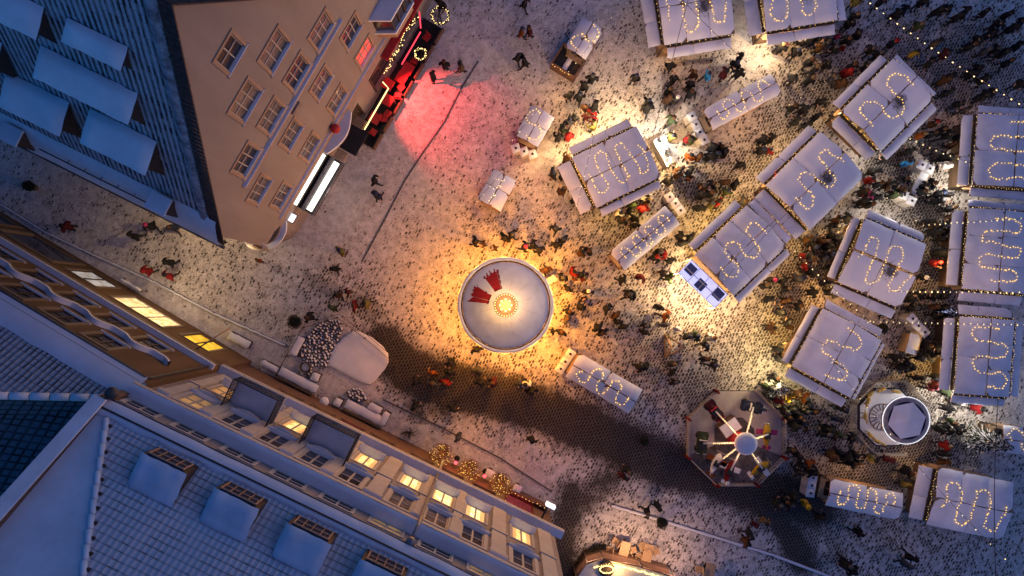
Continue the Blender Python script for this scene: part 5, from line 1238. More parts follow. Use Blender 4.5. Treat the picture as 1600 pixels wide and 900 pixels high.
def plane_ride():
    c = at(1146, 682, 0)
    t = thing('plane_ride', 'octagonal fairground ride with toy planes and cars on lit arms round a white hub', 'fairground ride', c); LAND.append(('the plane ride', 1148, 680))
    N = 8; Rr = 3.35
    oc = [(Rr * math.cos(PI / 8 + k * PI / 4), Rr * math.sin(PI / 8 + k * PI / 4) * .97) for k in range(N)]
    mb = MB(); mb.prism(oc, .0, .18, 0); g = []
    mb.build('platform', M['stone'], t)
    for k in range(N):                                # separate snowed deck segments, bare on the south side
        a, b = Vector((*oc[k], .185)), Vector((*oc[(k + 1) % N], .185)); q = [a * .99, b * .99, b * .42, a * .42]
        for p in q: p.z = .185
        mb = MB(); mb.face(q if True else q[::-1]); 
        mb.build('deck_plate', M['ride_deck'] if k not in (4, 5, 6) else M['ride_wet'], t)
    for k in range(N):                                # picket fence, side by side
        a, b = Vector((*oc[k], 0)), Vector((*oc[(k + 1) % N], 0)); L_ = (b - a).length; n_ = int(L_ / .14); mb = MB()
        if k == 1: continue
        for i in range(n_ + 1):
            p = a.lerp(b, i / n_); mb.box(p + Vector((0, 0, .5)), (.05, .05, .75))
        for z in (.4, .82): mb.tube([a + Vector((0, 0, z)), b + Vector((0, 0, z))], .03, 4)
        mb.build('railing', M['trim_light'], t)
        mb = MB(); mb.box(a + Vector((0, 0, .55)), (.12, .22, 1.0), .3 * k); mb.build('gate_post', M['coat_r'], t)
    mb = MB(); mb.lathe([(.55, .18), (.45, 1.6), (.3, 2.3)], 14, mi=0); mb.build('hub', M['red_paint'], t)
    mb = MB(); mb.lathe([(.001, 2.46), (.5, 2.44), (.70, 2.38), (.70, 2.28), (.001, 2.28)], 28); mb.build('hub_cap', M['snow_roof'], t)
    mb = MB()
    for k in range(10): a = k * 2 * PI / 10; mb.octa((.5 * math.cos(a), .5 * math.sin(a), 2.1), .05)
    mb.build('hub_bulb', M['bulb_big'], t)
    tgt = [(1117, 642, 2.2, 'coat_m', 'red_paint', 'car'), (1176, 636, 2.9, 'coat_n', 'white_paint', 'car'), (1199, 678, 1.5, 'coat_y', 'coat_p', 'plane'), (1098, 692, 1.45, 'coat_g', 'white_paint', 'car'), (1120, 722, 1.1, 'white_paint', 'coat_o', 'plane'), (1141, 734, 1.2, 'coat_r', 'white_paint', 'plane'), (1190, 731, .6, 'coat_y', 'white_paint', 'plane')]
    for i, (x, y, r, ca, cb, kd) in enumerate(tgt):
        p = at(x, y, 1.1) - c; p.z = 1.0
        plane('plane', t, p, r, ca, cb, kd)
        q = Vector((p.x, p.y, 0)).normalized(); mb = MB(); A, B = q * .35 + Vector((0, 0, 1.9)), Vector((p.x, p.y, 1.25)); mb.tube([A, B], .06, 6); am = mb.build('arm', M['white_paint'], t)
        if i != 5:
            mb = MB(); garland_bulbs(mb, [A + Vector((0, 0, .1)), A.lerp(B, .75) + Vector((0, 0, .1))], 13, .03, 0, .03); mb.build('arm_bulb', M['bulb_big'], am)
    for a in (.9, 2.2, 3.4, 4.5): lamp('hub_glow', (1.1 * math.cos(a), 1.1 * math.sin(a), 2.05), 20, (1, .50, .26), .12, t)
    mb = MB(); mb.box((-.5, .75, .55), (1.3, .9, .75), .6); mb.box((-.5, .75, .95), (1.2, .8, .06), .6, 1); mb.build('control_booth', [M['wood_brown'], M['snow_roof']], t)

def swing_carousel():
    c = at(1384, 651, 0)
    t = thing('swing_carousel', 'small octagonal carousel with golden animals under a round blue canopy with a white lit rim', 'carousel', c); LAND.append(('the swing carousel', 1395, 650))
    oc = lambda r: [(r * math.cos(PI / 8 + k * PI / 4), r * math.sin(PI / 8 + k * PI / 4)) for k in range(8)]
    mb = MB(); mb.prism(oc(2.0), 0, .2, 0); mb.build('platform', M['stone'], t)
    mb = MB(); mb.prism(oc(1.95), .203, .23, 0); mb.build('platform_snow', M['snow_roof'], t)
    mb = MB(); P = oc(2.0); mb.tube([(*p, .26) for p in P + P[:1]], .045, 5); mb.build('platform_edge', M['coat_n'], t)
    mb = MB(); P = [(-.35 + .85 * math.cos(a * PI / 16), .02 + .85 * math.sin(a * PI / 16), .26) for a in range(33)]; mb.tube(P, .03, 4)
    for k in range(14): a = PI * .25 + k * PI / 9; mb.box((-.35 + .62 * math.cos(a), .02 + .62 * math.sin(a), .25), (.42, .05, .03), a)
    mb.build('turntable', M['wood_brown'], t)
    F8 = oc(2.55)
    for k in range(8):
        if k in (6,): continue
        a, b = Vector((*F8[k], 0)), Vector((*F8[(k + 1) % 8], 0)); n_ = int((b - a).length / .13); mb = MB()
        for i in range(n_ + 1): mb.box(a.lerp(b, i / n_) + Vector((0, 0, .45)), (.045, .045, .9))
        for z in (.3, .8): mb.tube([a + Vector((0, 0, z)), b + Vector((0, 0, z))], .025, 4)
        mb.build('railing', M['trim_light'], t)
    k = (H - 2.9) / FPX; cc = at(1416, 657, 2.9) - c
    rr = 1.43
    mb = MB(); mb.lathe([(rr - .28, 2.98), (rr - .10, 2.95), (rr, 2.9), (rr, 2.72), (rr - .06, 2.72)], 48, (cc.x, cc.y, 0)); mb.build('canopy_ring', M['zinc'], t)
    mb = MB(); hexa = [(cc.x + (rr - .26) * math.cos(a * PI / 3 + .2), cc.y + (rr - .26) * math.sin(a * PI / 3 + .2)) for a in range(6)]
    base = [Vector((*p, 2.98)) for p in hexa]; ap = Vector((cc.x, cc.y, 3.2))
    for i in range(6): mb.face([base[i], base[(i + 1) % 6], ap])
    mb.lathe([(.001, 2.93), (rr - .1, 2.93)], 32, (cc.x, cc.y, 0), 1); mb.build('canopy', [M['snow_roof'], M['coat_n']], t)
    mb = MB(); mb.lathe([(rr - .01, 2.92), (rr + .02, 2.935), (rr + .025, 2.89), (rr, 2.87)], 64, (cc.x, cc.y, 0)); mb.build('rim_light', M['led_white'], t)
    mb = MB(); mb.lathe([(.2, .2), (.16, 1.5), (.3, 2.9)], 12, (cc.x * .6, cc.y * .6, 0)); mb.build('centre_column', M['white_paint'], t)
    lamp('rim_glow', (cc.x, cc.y, 2.4), 18, (.9, .95, 1), .3, t)
    for (x, y) in ((1356, 628), (1352, 650), (1378, 609), (1360, 616), (1402, 612), (1372, 690), (1360, 680)):
        p = at(x, y, .6) - c; a = math.atan2(p.y, p.x) + PI / 2; h = MB()
        h.ball((0, 0, .62), .26, 0, 8, 5, (1, .5, .55)); h.tube([(.18, 0, .66), (.32, 0, .9)], .08, 6, 0, .06); h.tube([(.3, 0, .88), (.46, 0, .82)], .06, 6, 0, .04)
        for sx in (-.16, .16):
            for sy in (-.08, .08): h.tube([(sx, sy, .55), (sx, sy, .2)], .035, 5)
        h.tube([(-.24, 0, .65), (-.36, 0, .45)], .04, 5, 0, .02); rot = Matrix.Rotation(a, 4, 'Z'); rot.translation = Vector((p.x, p.y, 0)); h.v = [rot @ q for q in h.v]
        h.build('carousel_animal', M['gold'], t)

def garden():
    """snowed garden bed with deck, boulder heap, benches, planters along the grey house"""
    D = lambda pts, z=0: [at(x, y, z) for x, y in pts]
    c = at(570, 560)
    t = thing('wooden_deck', 'broad low deck under smooth untouched snow beside the boulder heap', 'deck', c); LAND.append(('the snowed deck', 570, 560))
    pl = [(p.x - c.x, p.y - c.y) for p in D([(510, 572), (513, 558), (521, 541), (534, 528), (549, 518), (560, 518), (581, 528), (598, 543), (605, 553), (606, 567), (600, 577), (586, 594), (577, 602), (566, 600), (540, 587)], .4)]
    mb = MB(); mb.prism(pl, 0, .06, 0); mb.build('base', M['wood_brown'], t)
    mb = MB(); n_ = len(pl); rings = []
    dense = []
    for i in range(n_):
        for k in range(8): dense.append(Vector(pl[i]).lerp(Vector(pl[(i + 1) % n_]), k / 8))
    cx = sum((p for p in dense), Vector((0, 0))) / len(dense)
    for s_, z in ((1.0, .06), (.985, .12), (.95, .16), (.8, .18), (.5, .185), (.2, .19)):
        rings.append([Vector((*(cx + (p - cx) * s_ * (1 + .02 * mnoise.noise(Vector((p.x * 2, p.y * 2, 1))))), z + .04 * mnoise.noise(Vector((p.x * s_, p.y * s_, 2))))) for p in dense])
    m_ = len(dense); g = [p for r in rings for p in r] + [Vector((*cx, .19))]
    fs = [(j * m_ + i, j * m_ + (i + 1) % m_, (j + 1) * m_ + (i + 1) % m_, (j + 1) * m_ + i) for j in range(5) for i in range(m_)] + [(5 * m_ + i, 5 * m_ + (i + 1) % m_, 6 * m_) for i in range(m_)]
    if (pl[1][0] - pl[0][0]) * (pl[2][1] - pl[1][1]) - (pl[1][1] - pl[0][1]) * (pl[2][0] - pl[1][0]) < 0: fs = [f[::-1] for f in fs]
    mb.add(g, fs, 0, True); mb.build('snow_cover', M['snow'], t)
    # boulder heaps
    for (cx_, cy_, pts, n_, lab, r0) in ((500, 540, [(470, 548), (488, 516), (513, 500), (534, 504), (533, 520), (520, 545), (510, 572), (490, 570), (484, 590), (474, 570)], 330, 'large heap of snow capped boulders filling the corner of the garden bed', .135), (559, 616, [(544, 612), (552, 607), (566, 609), (572, 622), (560, 628), (547, 620)], 26, 'small heap of snow capped boulders behind the long bench', .14)):
        c = at(cx_, cy_); o = Vector(c); mb = MB(); poly = [at(x, y) for x, y in pts]
        def inside(p):
            r_ = False; j = len(poly) - 1
            for i in range(len(poly)):
                if (poly[i].y > p.y) != (poly[j].y > p.y) and p.x < (poly[j].x - poly[i].x) * (p.y - poly[i].y) / (poly[j].y - poly[i].y) + poly[i].x: r_ = not r_
                j = i
            return r_
        xs = [p.x for p in poly]; ys = [p.y for p in poly]; k = 0; placed = []; tries = 0
        while k < n_ and tries < 20000:
            tries += 1
            p = Vector((rnd.uniform(min(xs), max(xs)), rnd.uniform(min(ys), max(ys)), 0))
            if not inside(p) or any((p - q).length < r0 * 1.25 for q in placed): continue
            placed.append(p); r = r0 * rnd.uniform(.7, 1.25); q = p - o; sq = (1, rnd.uniform(.6, 1.2), .8)
            mb.ball((q.x, q.y, r * .55), r, 0, 7, 5, sq); i0 = len(mb.v); mb.ball((q.x + .02, q.y + .02, r * .85), r * .8, 1, 7, 4, (sq[0], sq[1], .6)); k += 1
        ob = mb.build('boulder_heap', [M['stone'], M['snow']]); ob.location = o
        tag(ob, lab, 'boulders', None, 'stuff'); LAND.append((('the large' if n_ > 100 else 'the small') + ' boulder heap', cx_, cy_))
    # border kerbs / rope fence of the bed
    t = mini('garden_fence', 'low double wire fence round the snowed garden bed', 'fence', 530, 494, 0)
    o = Vector(t.location); chain = D([(434, 586), (450, 556), (476, 512), (528, 496), (572, 528), (612, 562), (620, 572)]); mb = MB(); chain2 = D([(620, 572), (622, 605)])
    for off in (0, .22):
        for ch in (chain, chain2):
            ps = [p - o + Vector((off * .6, off, .42)) for p in ch]; mb.tube(ps, .022, 4)
    mb.build('wire', M['wood_dark'], t)
    for p in chain + chain2[1:]: mb = MB(); q = p - o; mb.tube([q, q + Vector((0, 0, .6))], .04, 5); mb.build('post', M['wood_dark'], t)
    # round planter rim, benches, boxes
    t = mini('round_planter', 'dark ring shaped planter with snow inside below the boulder heap', 'planter', 480, 573, 0)
    mb = MB(); mb.lathe([(.30, 0), (.34, .5), (.27, .5), (.26, .3)], 20, mi=0); mb.lathe([(.001, .36), (.265, .33)], 14, mi=1); mb.build('tub', [M['wood_dark'], M['snow']], t)
    src = None
    for x, y, L, lab in ((466, 594, 2.7, 'long snow topped bench by the shopfront below the boulder heap'), (570, 645, 2.75, 'long snow topped bench by the shopfront near the small boulder heap')):
        t = mini('long_bench', lab, 'bench', x, y, R(-27), 'long snowed benches by the shopfront', .5); t.location.z = 0
        mb = MB(); mb.box((0, 0, .42), (L, .6, .06)); snow_slab(mb, L, .58, .45, .07, 1, x, dens=6); mb.build('seat', [M['wood_dark'], M['snow']], t)
        for sx in (-1, 0, 1): mb = MB(); mb.box((sx * L * .44, 0, .195), (.1, .5, .39)); mb.build('leg', M['wood_dark'], t)
        mb = MB(); mb.box((0, -.42, .55), (L, .05, .35)); mb.build('backrest', M['wood_dark'], t); LAND.append(('the upper long bench' if x < 500 else 'the lower long bench', x, y))
    for x, y, sx, sy, h, lab in ((496, 588, .5, .55, .5, 'square snowed crate against the end of the upper bench'), (531, 627, .45, .5, .55, 'square snowed crate at the head of the lower bench'), (588, 636, .9, .45, .45, 'long low snowed crate behind the lower bench'), (603, 652, .45, .9, .5, 'narrow snowed crate closing off the lower bench'), (377, 531, 1.5, .5, .4, 'snowed slatted crate stack in front of the yellow lit doorway'), (425, 572, 1.3, .4, .35, 'snowed low crate by the garden fence end'), (465, 540, .6, 1.3, .3, 'snowed step crate on the alley side of the boulder heap')):
        t = mini('snowed_crate', lab, 'crate', x, y, R(-27), 'snowed crates along the shopfronts')
        mb = MB(); mb.box((0, 0, h / 2), (sx, sy, h)); mb.build('case', M['wood_dark'], t); mb = MB(); snow_slab(mb, sx * 1.02, sy * 1.02, h, .09, 0, x, dens=9); mb.build('snow_cover', M['snow'], t)
    t = mini('round_table', 'small round snowed table against the timber shopfront', 'table', 511, 625, 0); mb = MB(); mb.lathe([(.001, .7), (.3, .7), (.3, .74), (.27, .8), (.001, .82)], 18); mb.build('top', M['snow'], t); mb = MB(); mb.tube([(0, 0, 0), (0, 0, .7)], .04, 6); mb.build('leg', M['black'], t)
    t = mini('leafless_shrub', 'dark leafless shrub poking through snow below the lower bench', 'shrub', 640, 676, 0)
    mb = MB()
    for k in range(70): a = rnd.random() * 6.3; r = rnd.uniform(.1, .6); mb.tube([(0, 0, 0), (r * .5 * math.cos(a), r * .5 * math.sin(a), .25), (r * math.cos(a + .3), r * math.sin(a + .3), .45 + rnd.random() * .2)], .012, 3)
    mb.build('twig', M['wood_dark'], t)
    # roof rails of two cars? no: snowed pipes lying at the alley wall
    for x, y, lab in ((95, 398, 'snowed bike rack bar in the dark alley by the shop arches'), (205, 445, 'snowed bike rack bar next to the cool lit shop window')):
        t = mini('rack_bar', lab, 'bike rack', x, y, R(-29), 'snowed rack bars along the alley', .6); t.location.z = 0
        mb = MB(); mb.tube([(-.8, 0, .0), (-.8, 0, .55), (-.7, 0, .65), (.7, 0, .65), (.8, 0, .55), (.8, 0, 0)], .07, 7); mb.build('bar', M['zinc'], t); mb = MB(); snow_slab(mb, 1.5, .2, .7, .07, 0, x, dens=10); mb.build('snow_cover', M['snow'], t)
# ------------------------------------------------------------------ people
def skin_mesh(name, nodes, edges, root_i, sub=1):
    """nodes: {key: (x,y,z,r)}"""
    keys = list(nodes); ix = {k: i for i, k in enumerate(keys)}
    me = bpy.data.meshes.new(name + '_skel'); bm = bmesh.new(); sl = bm.verts.layers.skin.verify()
    vs = []
    for k in keys:
        x, y, z, r = nodes[k]; v = bm.verts.new((x, y, z)); v[sl].radius = (r, r); v[sl].use_root = (k == root_i); vs.append(v)
    for a, b in edges: bm.edges.new((vs[ix[a]], vs[ix[b]]))
    bm.to_mesh(me); bm.free()
    ob = bpy.data.objects.new(name + '_skel', me); col.objects.link(ob)
    mo = ob.modifiers.new('s', 'SKIN'); mo.use_smooth_shade = True; mo.branch_smoothing = .2
    if sub: ms = ob.modifiers.new('d', 'SUBSURF'); ms.levels = sub; ms.render_levels = sub
    dg = bpy.context.evaluated_depsgraph_get(); dg.update()
    out = bpy.data.meshes.new_from_object(ob.evaluated_get(dg)); out.name = name
    bpy.data.objects.remove(ob); bpy.data.meshes.remove(me)
    for p in out.polygons: p.use_smooth = True
    return out

def figure(name, arms, legs, lean=0.0):
    """one standing adult, facing +x, 1.72 m; arms/legs: joint offsets.  Returns body, coat, hair and hat meshes"""
    n, e = {}, []
    lx = lean
    n['pelvis'] = (0, 0, .94, .125); n['belly'] = (lx * .3, 0, 1.08, .125); n['chest'] = (lx * .7, 0, 1.30, .14); n['neck'] = (lx, 0, 1.46, .055)
    n['head0'] = (lx + .015, 0, 1.545, .078); n['head1'] = (lx + .02, 0, 1.63, .088); n['head2'] = (lx + .015, 0, 1.685, .062)
    n['nose'] = (lx + .115, 0, 1.595, .014); n['chin'] = (lx + .07, 0, 1.525, .03)
    e += [('pelvis', 'belly'), ('belly', 'chest'), ('chest', 'neck'), ('neck', 'head0'), ('head0', 'head1'), ('head1', 'head2'), ('head1', 'nose'), ('head0', 'chin')]
    cn, ce = {}, []
    cn['hem'] = (0, 0, .66, .20); cn['hip'] = (0, 0, .92, .185); cn['waist'] = (lx * .3, 0, 1.10, .168); cn['chest'] = (lx * .7, 0, 1.32, .178); cn['collar'] = (lx * .95, 0, 1.475, .082)
    ce += [('hem', 'hip'), ('hip', 'waist'), ('waist', 'chest'), ('chest', 'collar')]
    for s, tag_ in ((1, 'l'), (-1, 'r')):
        kx, kz, fx, fz = legs[tag_]
        n['hip' + tag_] = (0, s * .095, .88, .092); n['knee' + tag_] = (kx, s * .10, kz, .062); n['ank' + tag_] = (fx - .02, s * .105, fz + .09, .045); n['toe' + tag_] = (fx + .16, s * .12, fz + .04, .042)
        e += [('pelvis', 'hip' + tag_), ('hip' + tag_, 'knee' + tag_), ('knee' + tag_, 'ank' + tag_), ('ank' + tag_, 'toe' + tag_)]
        (ex, ey, ez), (wx, wy, wz) = arms[tag_]
        n['sho' + tag_] = (lx * .8, s * .175, 1.395, .062); n['elb' + tag_] = (lx * .5 + ex, s * ey, ez, .045); n['wri' + tag_] = (lx * .3 + wx, s * wy, wz, .031)
        e += [('chest', 'sho' + tag_), ('sho' + tag_, 'elb' + tag_), ('elb' + tag_, 'wri' + tag_)]
        E, Wv = Vector(n['elb' + tag_][:3]), Vector(n['wri' + tag_][:3]); d = (Wv - E).normalized(); side = d.cross(Vector((0, 0, 1)) if abs(d.z) < .8 else Vector((1, 0, 0))).normalized(); dn = d.cross(side).normalized()
        pal = Wv + d * .07; n['palm' + tag_] = (*pal, .026); e.append(('wri' + tag_, 'palm' + tag_))
        for q, (off, ln) in enumerate(((-.028, .062), (-.010, .075), (.010, .070), (.027, .052))):      # four fingers and a thumb, slightly curled
            a = pal + side * off + d * .035; b = a + d * ln * .55; c = b + (d * .7 + dn * .6).normalized() * ln * .5
            for nm, p, r in (('a', a, .0095), ('b', b, .0085), ('c', c, .007)): n[f'f{q}{nm}{tag_}'] = (*p, r)
            e += [('palm' + tag_, f'f{q}a{tag_}'), (f'f{q}a{tag_}', f'f{q}b{tag_}'), (f'f{q}b{tag_}', f'f{q}c{tag_}')]
        t0 = Wv + d * .035 - side * .03; t1 = t0 - side * .03 + d * .035
        n['t0' + tag_] = (*t0, .011); n['t1' + tag_] = (*t1, .009); e += [('wri' + tag_, 't0' + tag_), ('t0' + tag_, 't1' + tag_)]
        cn['sho' + tag_] = (lx * .8, s * .185, 1.385, .092); cn['elb' + tag_] = (lx * .5 + ex, s * ey * 1.02, ez, .072); w2 = E.lerp(Wv, .93); cn['wri' + tag_] = (*w2, .052)
        ce += [('chest', 'sho' + tag_), ('sho' + tag_, 'elb' + tag_), ('elb' + tag_, 'wri' + tag_)]
    body = skin_mesh('person', n, e, 'pelvis'); coat = skin_mesh('coat', cn, ce, 'hip')
    for k in ('trousers', 'skin', 'boots', 'eye'): body.materials.append(M[k])
    hx = lx + .02
    for p in body.polygons:
        c = p.center
        hand = any((c - Vector(n['palm' + t][:3])).length < .13 for t in 'lr')
        p.material_index = 1 if (c.z > 1.44 or hand) else (2 if c.z < .2 else 0)
        if c.z > 1.60 and c.z < 1.645 and c.x > hx + .06 and .02 < abs(c.y) < .055: p.material_index = 3
    # hair / hat / hood
    def cap(nm, r, zlow, back, puff=0.0):
        mb = MB(); pr = []
        for i in range(8):
            t = i / 7; ang = PI * .5 * (1 - t); pr.append((r * math.cos(ang) if t > 0 else 1e-4, 1.635 + (.118 + puff) * math.sin(ang) * (1 if True else 0)))
        pr += [(r * 1.02, 1.60), (r * .98, zlow)]
        mb.lathe(pr[::-1], 14, (lx + .005, 0, 0))
        for k, v in enumerate(mb.v):
            if v.z < 1.61 and v.x > lx + .04: mb.v[k] = Vector((v.x, v.y, 1.615))
        me = bpy.data.meshes.new(nm); me.from_pydata([tuple(v) for v in mb.v], [], mb.f)
        for p in me.polygons: p.use_smooth = True
        return me
    hair = cap('hair', .108, 1.53, 0); hat = cap('hat', .116, 1.585, 0, .03); hood = cap('hood', .132, 1.45, 0, .03)
    for m_ in (coat, hair, hat, hood): m_.materials.append(M['coat_k'])
    return body, coat, {'hair': hair, 'hat': hat, 'hood': hood}

def poses():
    S = {'l': (.0, .50, 0, 0), 'r': (.01, .50, .02, 0)}
    Wk = {'l': (.17, .52, .24, .01), 'r': (-.02, .50, -.30, .10)}
    Wk2 = {'l': (.02, .50, -.22, .06), 'r': (.15, .52, .22, .01)}
    dn = ((.0, .25, 1.13), (.05, .27, .88)); pk = ((-.08, .29, 1.14), (.07, .20, .96)); cup = ((.02, .25, 1.14), (.26, .12, 1.24)); ph = ((.05, .25, 1.15), (.24, .06, 1.33)); sw = ((-.12, .25, 1.14), (-.16, .26, .90)); sf = ((.08, .25, 1.14), (.24, .22, .98)); up = ((.14, .24, 1.25), (.34, .16, 1.36))
    return [('standing', figure('stand', {'l': dn, 'r': dn}, S)), ('standing', figure('pockets', {'l': pk, 'r': pk}, S, .03)), ('standing', figure('cup', {'l': cup, 'r': dn}, S, .02)),
            ('standing', figure('phone', {'l': ph, 'r': ph}, S, .03)), ('walking', figure('walk', {'l': sw, 'r': sf}, Wk, .06)), ('walking', figure('walk2', {'l': sf, 'r': sw}, Wk2, .06)), ('standing', figure('reach', {'l': up, 'r': cup}, S, .06))]

# photo pixel of each person's middle, and coat: k black d grey n navy b brown r red g green y yellow u blue w white o orange m maroon t tan p pink l olive; capital = child
PEOPLE = """819,7,k 814,52,o 828,50,m 809,91,k 820,98,k 695,103,k 721,105,t 677,121,k 690,8,k 585,283,k 590,307,n 533,393,l 525,420,k 529,462,b 543,456,M 521,482,g 554,478,r 574,474,l 486,496,k
108,355,m 238,355,k 272,355,n 212,370,k 267,410,k 233,423,r 265,432,r 403,407,O 924,125,k 911,137,k 889,150,k 905,154,k 914,169,b 929,168,k 924,178,r 917,184,m 928,188,R 927,199,l 896,185,d 888,194,d 877,205,g 872,217,k 887,216,r 884,251,b 864,273,k 877,277,k 992,123,k 1012,160,k 1010,172,k 878,300,b 898,312,k
1046,105,k 1082,118,b 1105,119,u 1129,117,m 1152,117,k 1155,92,k 1147,103,k 1051,127,k 1043,145,k 1042,158,b 1055,158,d 1076,136,k 1077,149,k 1047,190,g 1048,216,l 1072,218,r 1078,222,g 1110,233,k 1125,232,k 1117,244,k 1130,240,k 1106,247,k
1217,77,k 1228,67,P 1241,84,k 1252,60,w 1274,60,k 1263,64,k 1279,77,b 1290,72,d 1300,78,k 1310,55,P 1320,66,k 1318,74,R 1338,55,k 1332,28,k 1325,40,k 1262,98,k 1271,112,k 1289,103,k 1237,124,d 1261,128,k 1327,106,k 1319,118,r 1298,124,d 1310,133,b 1358,80,k 1370,88,k 1350,108,k 1280,160,k 1236,171,k 1252,174,k 1242,192,k 1258,197,k 1274,183,k
1335,5,l 1373,5,k 1188,220,k 1203,218,k 1187,237,k 1202,236,R 1076,246,o 1090,248,b 1060,265,b 1041,283,k 1057,275,b 1077,270,k 1078,277,O 1096,293,b 1110,290,k 1094,308,k 1108,304,k 1091,326,k 1120,318,r 1110,322,l 1130,285,b 1134,300,g 1146,290,k 1155,258,k 1160,316,d
1008,307,w 1010,318,y 1003,328,r 986,321,g 983,330,k 970,345,k 990,342,k 992,352,k 966,335,w 1060,370,k 1078,372,k 1064,381,k 1037,398,r 1047,408,k 1022,403,k 1028,393,k 1036,428,k 1044,434,g 1000,432,m 971,437,k 980,461,k 989,459,k 1029,480,k 1040,494,o 1037,507,d 1060,513,W 947,482,k 962,493,b 965,503,k 973,510,k 933,511,k 940,519,k 1008,508,k 1006,519,k 1073,525,k 1087,524,g 1112,527,w 1102,538,k 1099,561,k 1115,570,k 1050,568,k 1050,582,k 1008,574,k 997,573,k 1053,597,k
906,396,b 920,392,k 895,426,r 898,436,O 908,429,k 914,434,m 878,435,k 887,451,k 918,456,k 911,467,B 906,480,k 888,488,k 886,498,d 864,518,K 876,519,k 742,378,k 756,381,B 789,372,k 799,367,k 819,386,k 833,383,k 843,392,k 774,387,B 868,357,k 880,375,k 869,384,k 853,423,b
745,546,k 704,564,k 677,583,o 703,582,k 697,596,r 652,597,k 676,600,d 747,577,d 750,598,k 772,597,m 811,598,d 820,601,w 830,609,k 648,633,k 706,638,k 716,682,d 831,686,k 980,733,k 973,744,m 1027,789,k 1011,799,k 1170,832,k 1164,845,b 1193,812,t 1181,820,M
1204,437,k 1192,447,k 1222,440,k 1228,452,k 1243,435,d 1252,435,k 1199,467,k 1226,470,b 1245,478,k 1217,488,k 1229,504,k 1236,512,B 1267,457,k 1292,445,k 1297,457,k 1264,425,k 1257,416,r 1254,400,r 1264,404,d 1293,400,k 1297,418,k 1285,405,d 1260,375,b 1268,387,k 1280,379,b 1290,387,k 1297,368,k 1310,370,k 1305,345,b 1320,342,k 1302,352,k 1204,512,b 1212,545,k 1216,560,k 1195,604,g 1210,590,k 1222,610,k 1232,623,y 1214,627,m 1224,640,k 1245,615,b 1256,621,o 1262,630,k 1235,639,k 1229,650,k 1243,650,k 1256,642,k 1268,643,k 1250,658,b 1238,664,k 1313,637,k 1304,653,n 1290,667,k 1296,680,k 1287,678,k 1311,679,g 1327,684,k 1234,703,k 1244,710,k 1295,710,b 1307,706,k 1317,711,k 1325,722,k 1336,722,k 1333,708,k 1252,727,k 1262,724,o 1267,738,k 1247,738,k 1263,671,T
1360,716,l 1385,717,m 1413,735,k 1425,741,d 1413,756,l 1465,670,k 1484,658,g 1478,668,k 1497,670,k 1472,695,r 1471,708,k 1472,721,b 1278,806,k 1257,786,y 1338,830,k 1318,877,k 1327,888,k 1420,870,k 1412,880,d 1225,780,k 1212,787,k 1238,774,k 1232,788,k
1455,364,k 1472,372,k 1465,394,k 1458,410,r 1474,412,b 1439,433,k 1432,460,k 1455,463,k 1470,463,k 1415,468,k 1422,482,k 1436,481,k 1455,480,b 1469,481,k 1460,492,k 1474,493,k 1385,490,b 1445,539,k 1460,541,k 1471,541,k 1435,558,k 1448,558,k 1460,556,k 1396,557,k 1412,568,k 1418,576,k 1406,574,k 1432,590,k 1453,604,m 1476,611,g 1489,615,k 1494,629,k 1478,637,k 1462,588,k 1523,637,r 1535,640,G
1457,195,b 1453,211,k 1466,206,k 1477,213,k 1435,213,o 1483,229,b 1495,215,k 1417,238,k 1413,256,u 1461,236,d 1472,248,k 1483,247,k 1474,260,w 1410,280,k 1398,287,k 1402,300,b 1440,292,k 1452,289,k 1437,301,k 1396,306,g 1464,304,k 1476,304,k 1461,315,k 1482,327,k 1381,248,k 1361,268,k 1369,290,k 1356,283,r 1382,290,b 1353,307,p 1366,309,k 1346,300,k 1343,317,k 1355,321,k 1448,346,k 1480,351,k 1492,346,p 1471,356,k 1457,355,b 1490,357,r
1438,6,k 1396,25,k 1408,18,k 1460,20,k 1475,17,k 1491,30,k 1504,22,k 1535,22,k 1432,42,g 1391,70,k 1460,68,t 1474,86,m 1425,85,y 1450,101,k 1512,75,k 1521,67,k 1535,60,k 1546,54,k 1536,82,d 1551,80,k 1562,86,k 1576,47,k 1590,38,k 1570,101,k 1585,74,k 1470,129,b 1479,122,k 1515,118,k 1523,110,k 1531,126,k 1476,147,k 1494,163,k 1531,152,k 1546,147,k 1505,173,d 1590,134,k 1570,25,k 1555,40,k"""
CW = dict(k='dark', d='grey', n='navy', b='brown', r='red', g='dark green', y='yellow', u='bright blue', w='white', o='orange', m='maroon', t='tan', p='pink', l='olive')

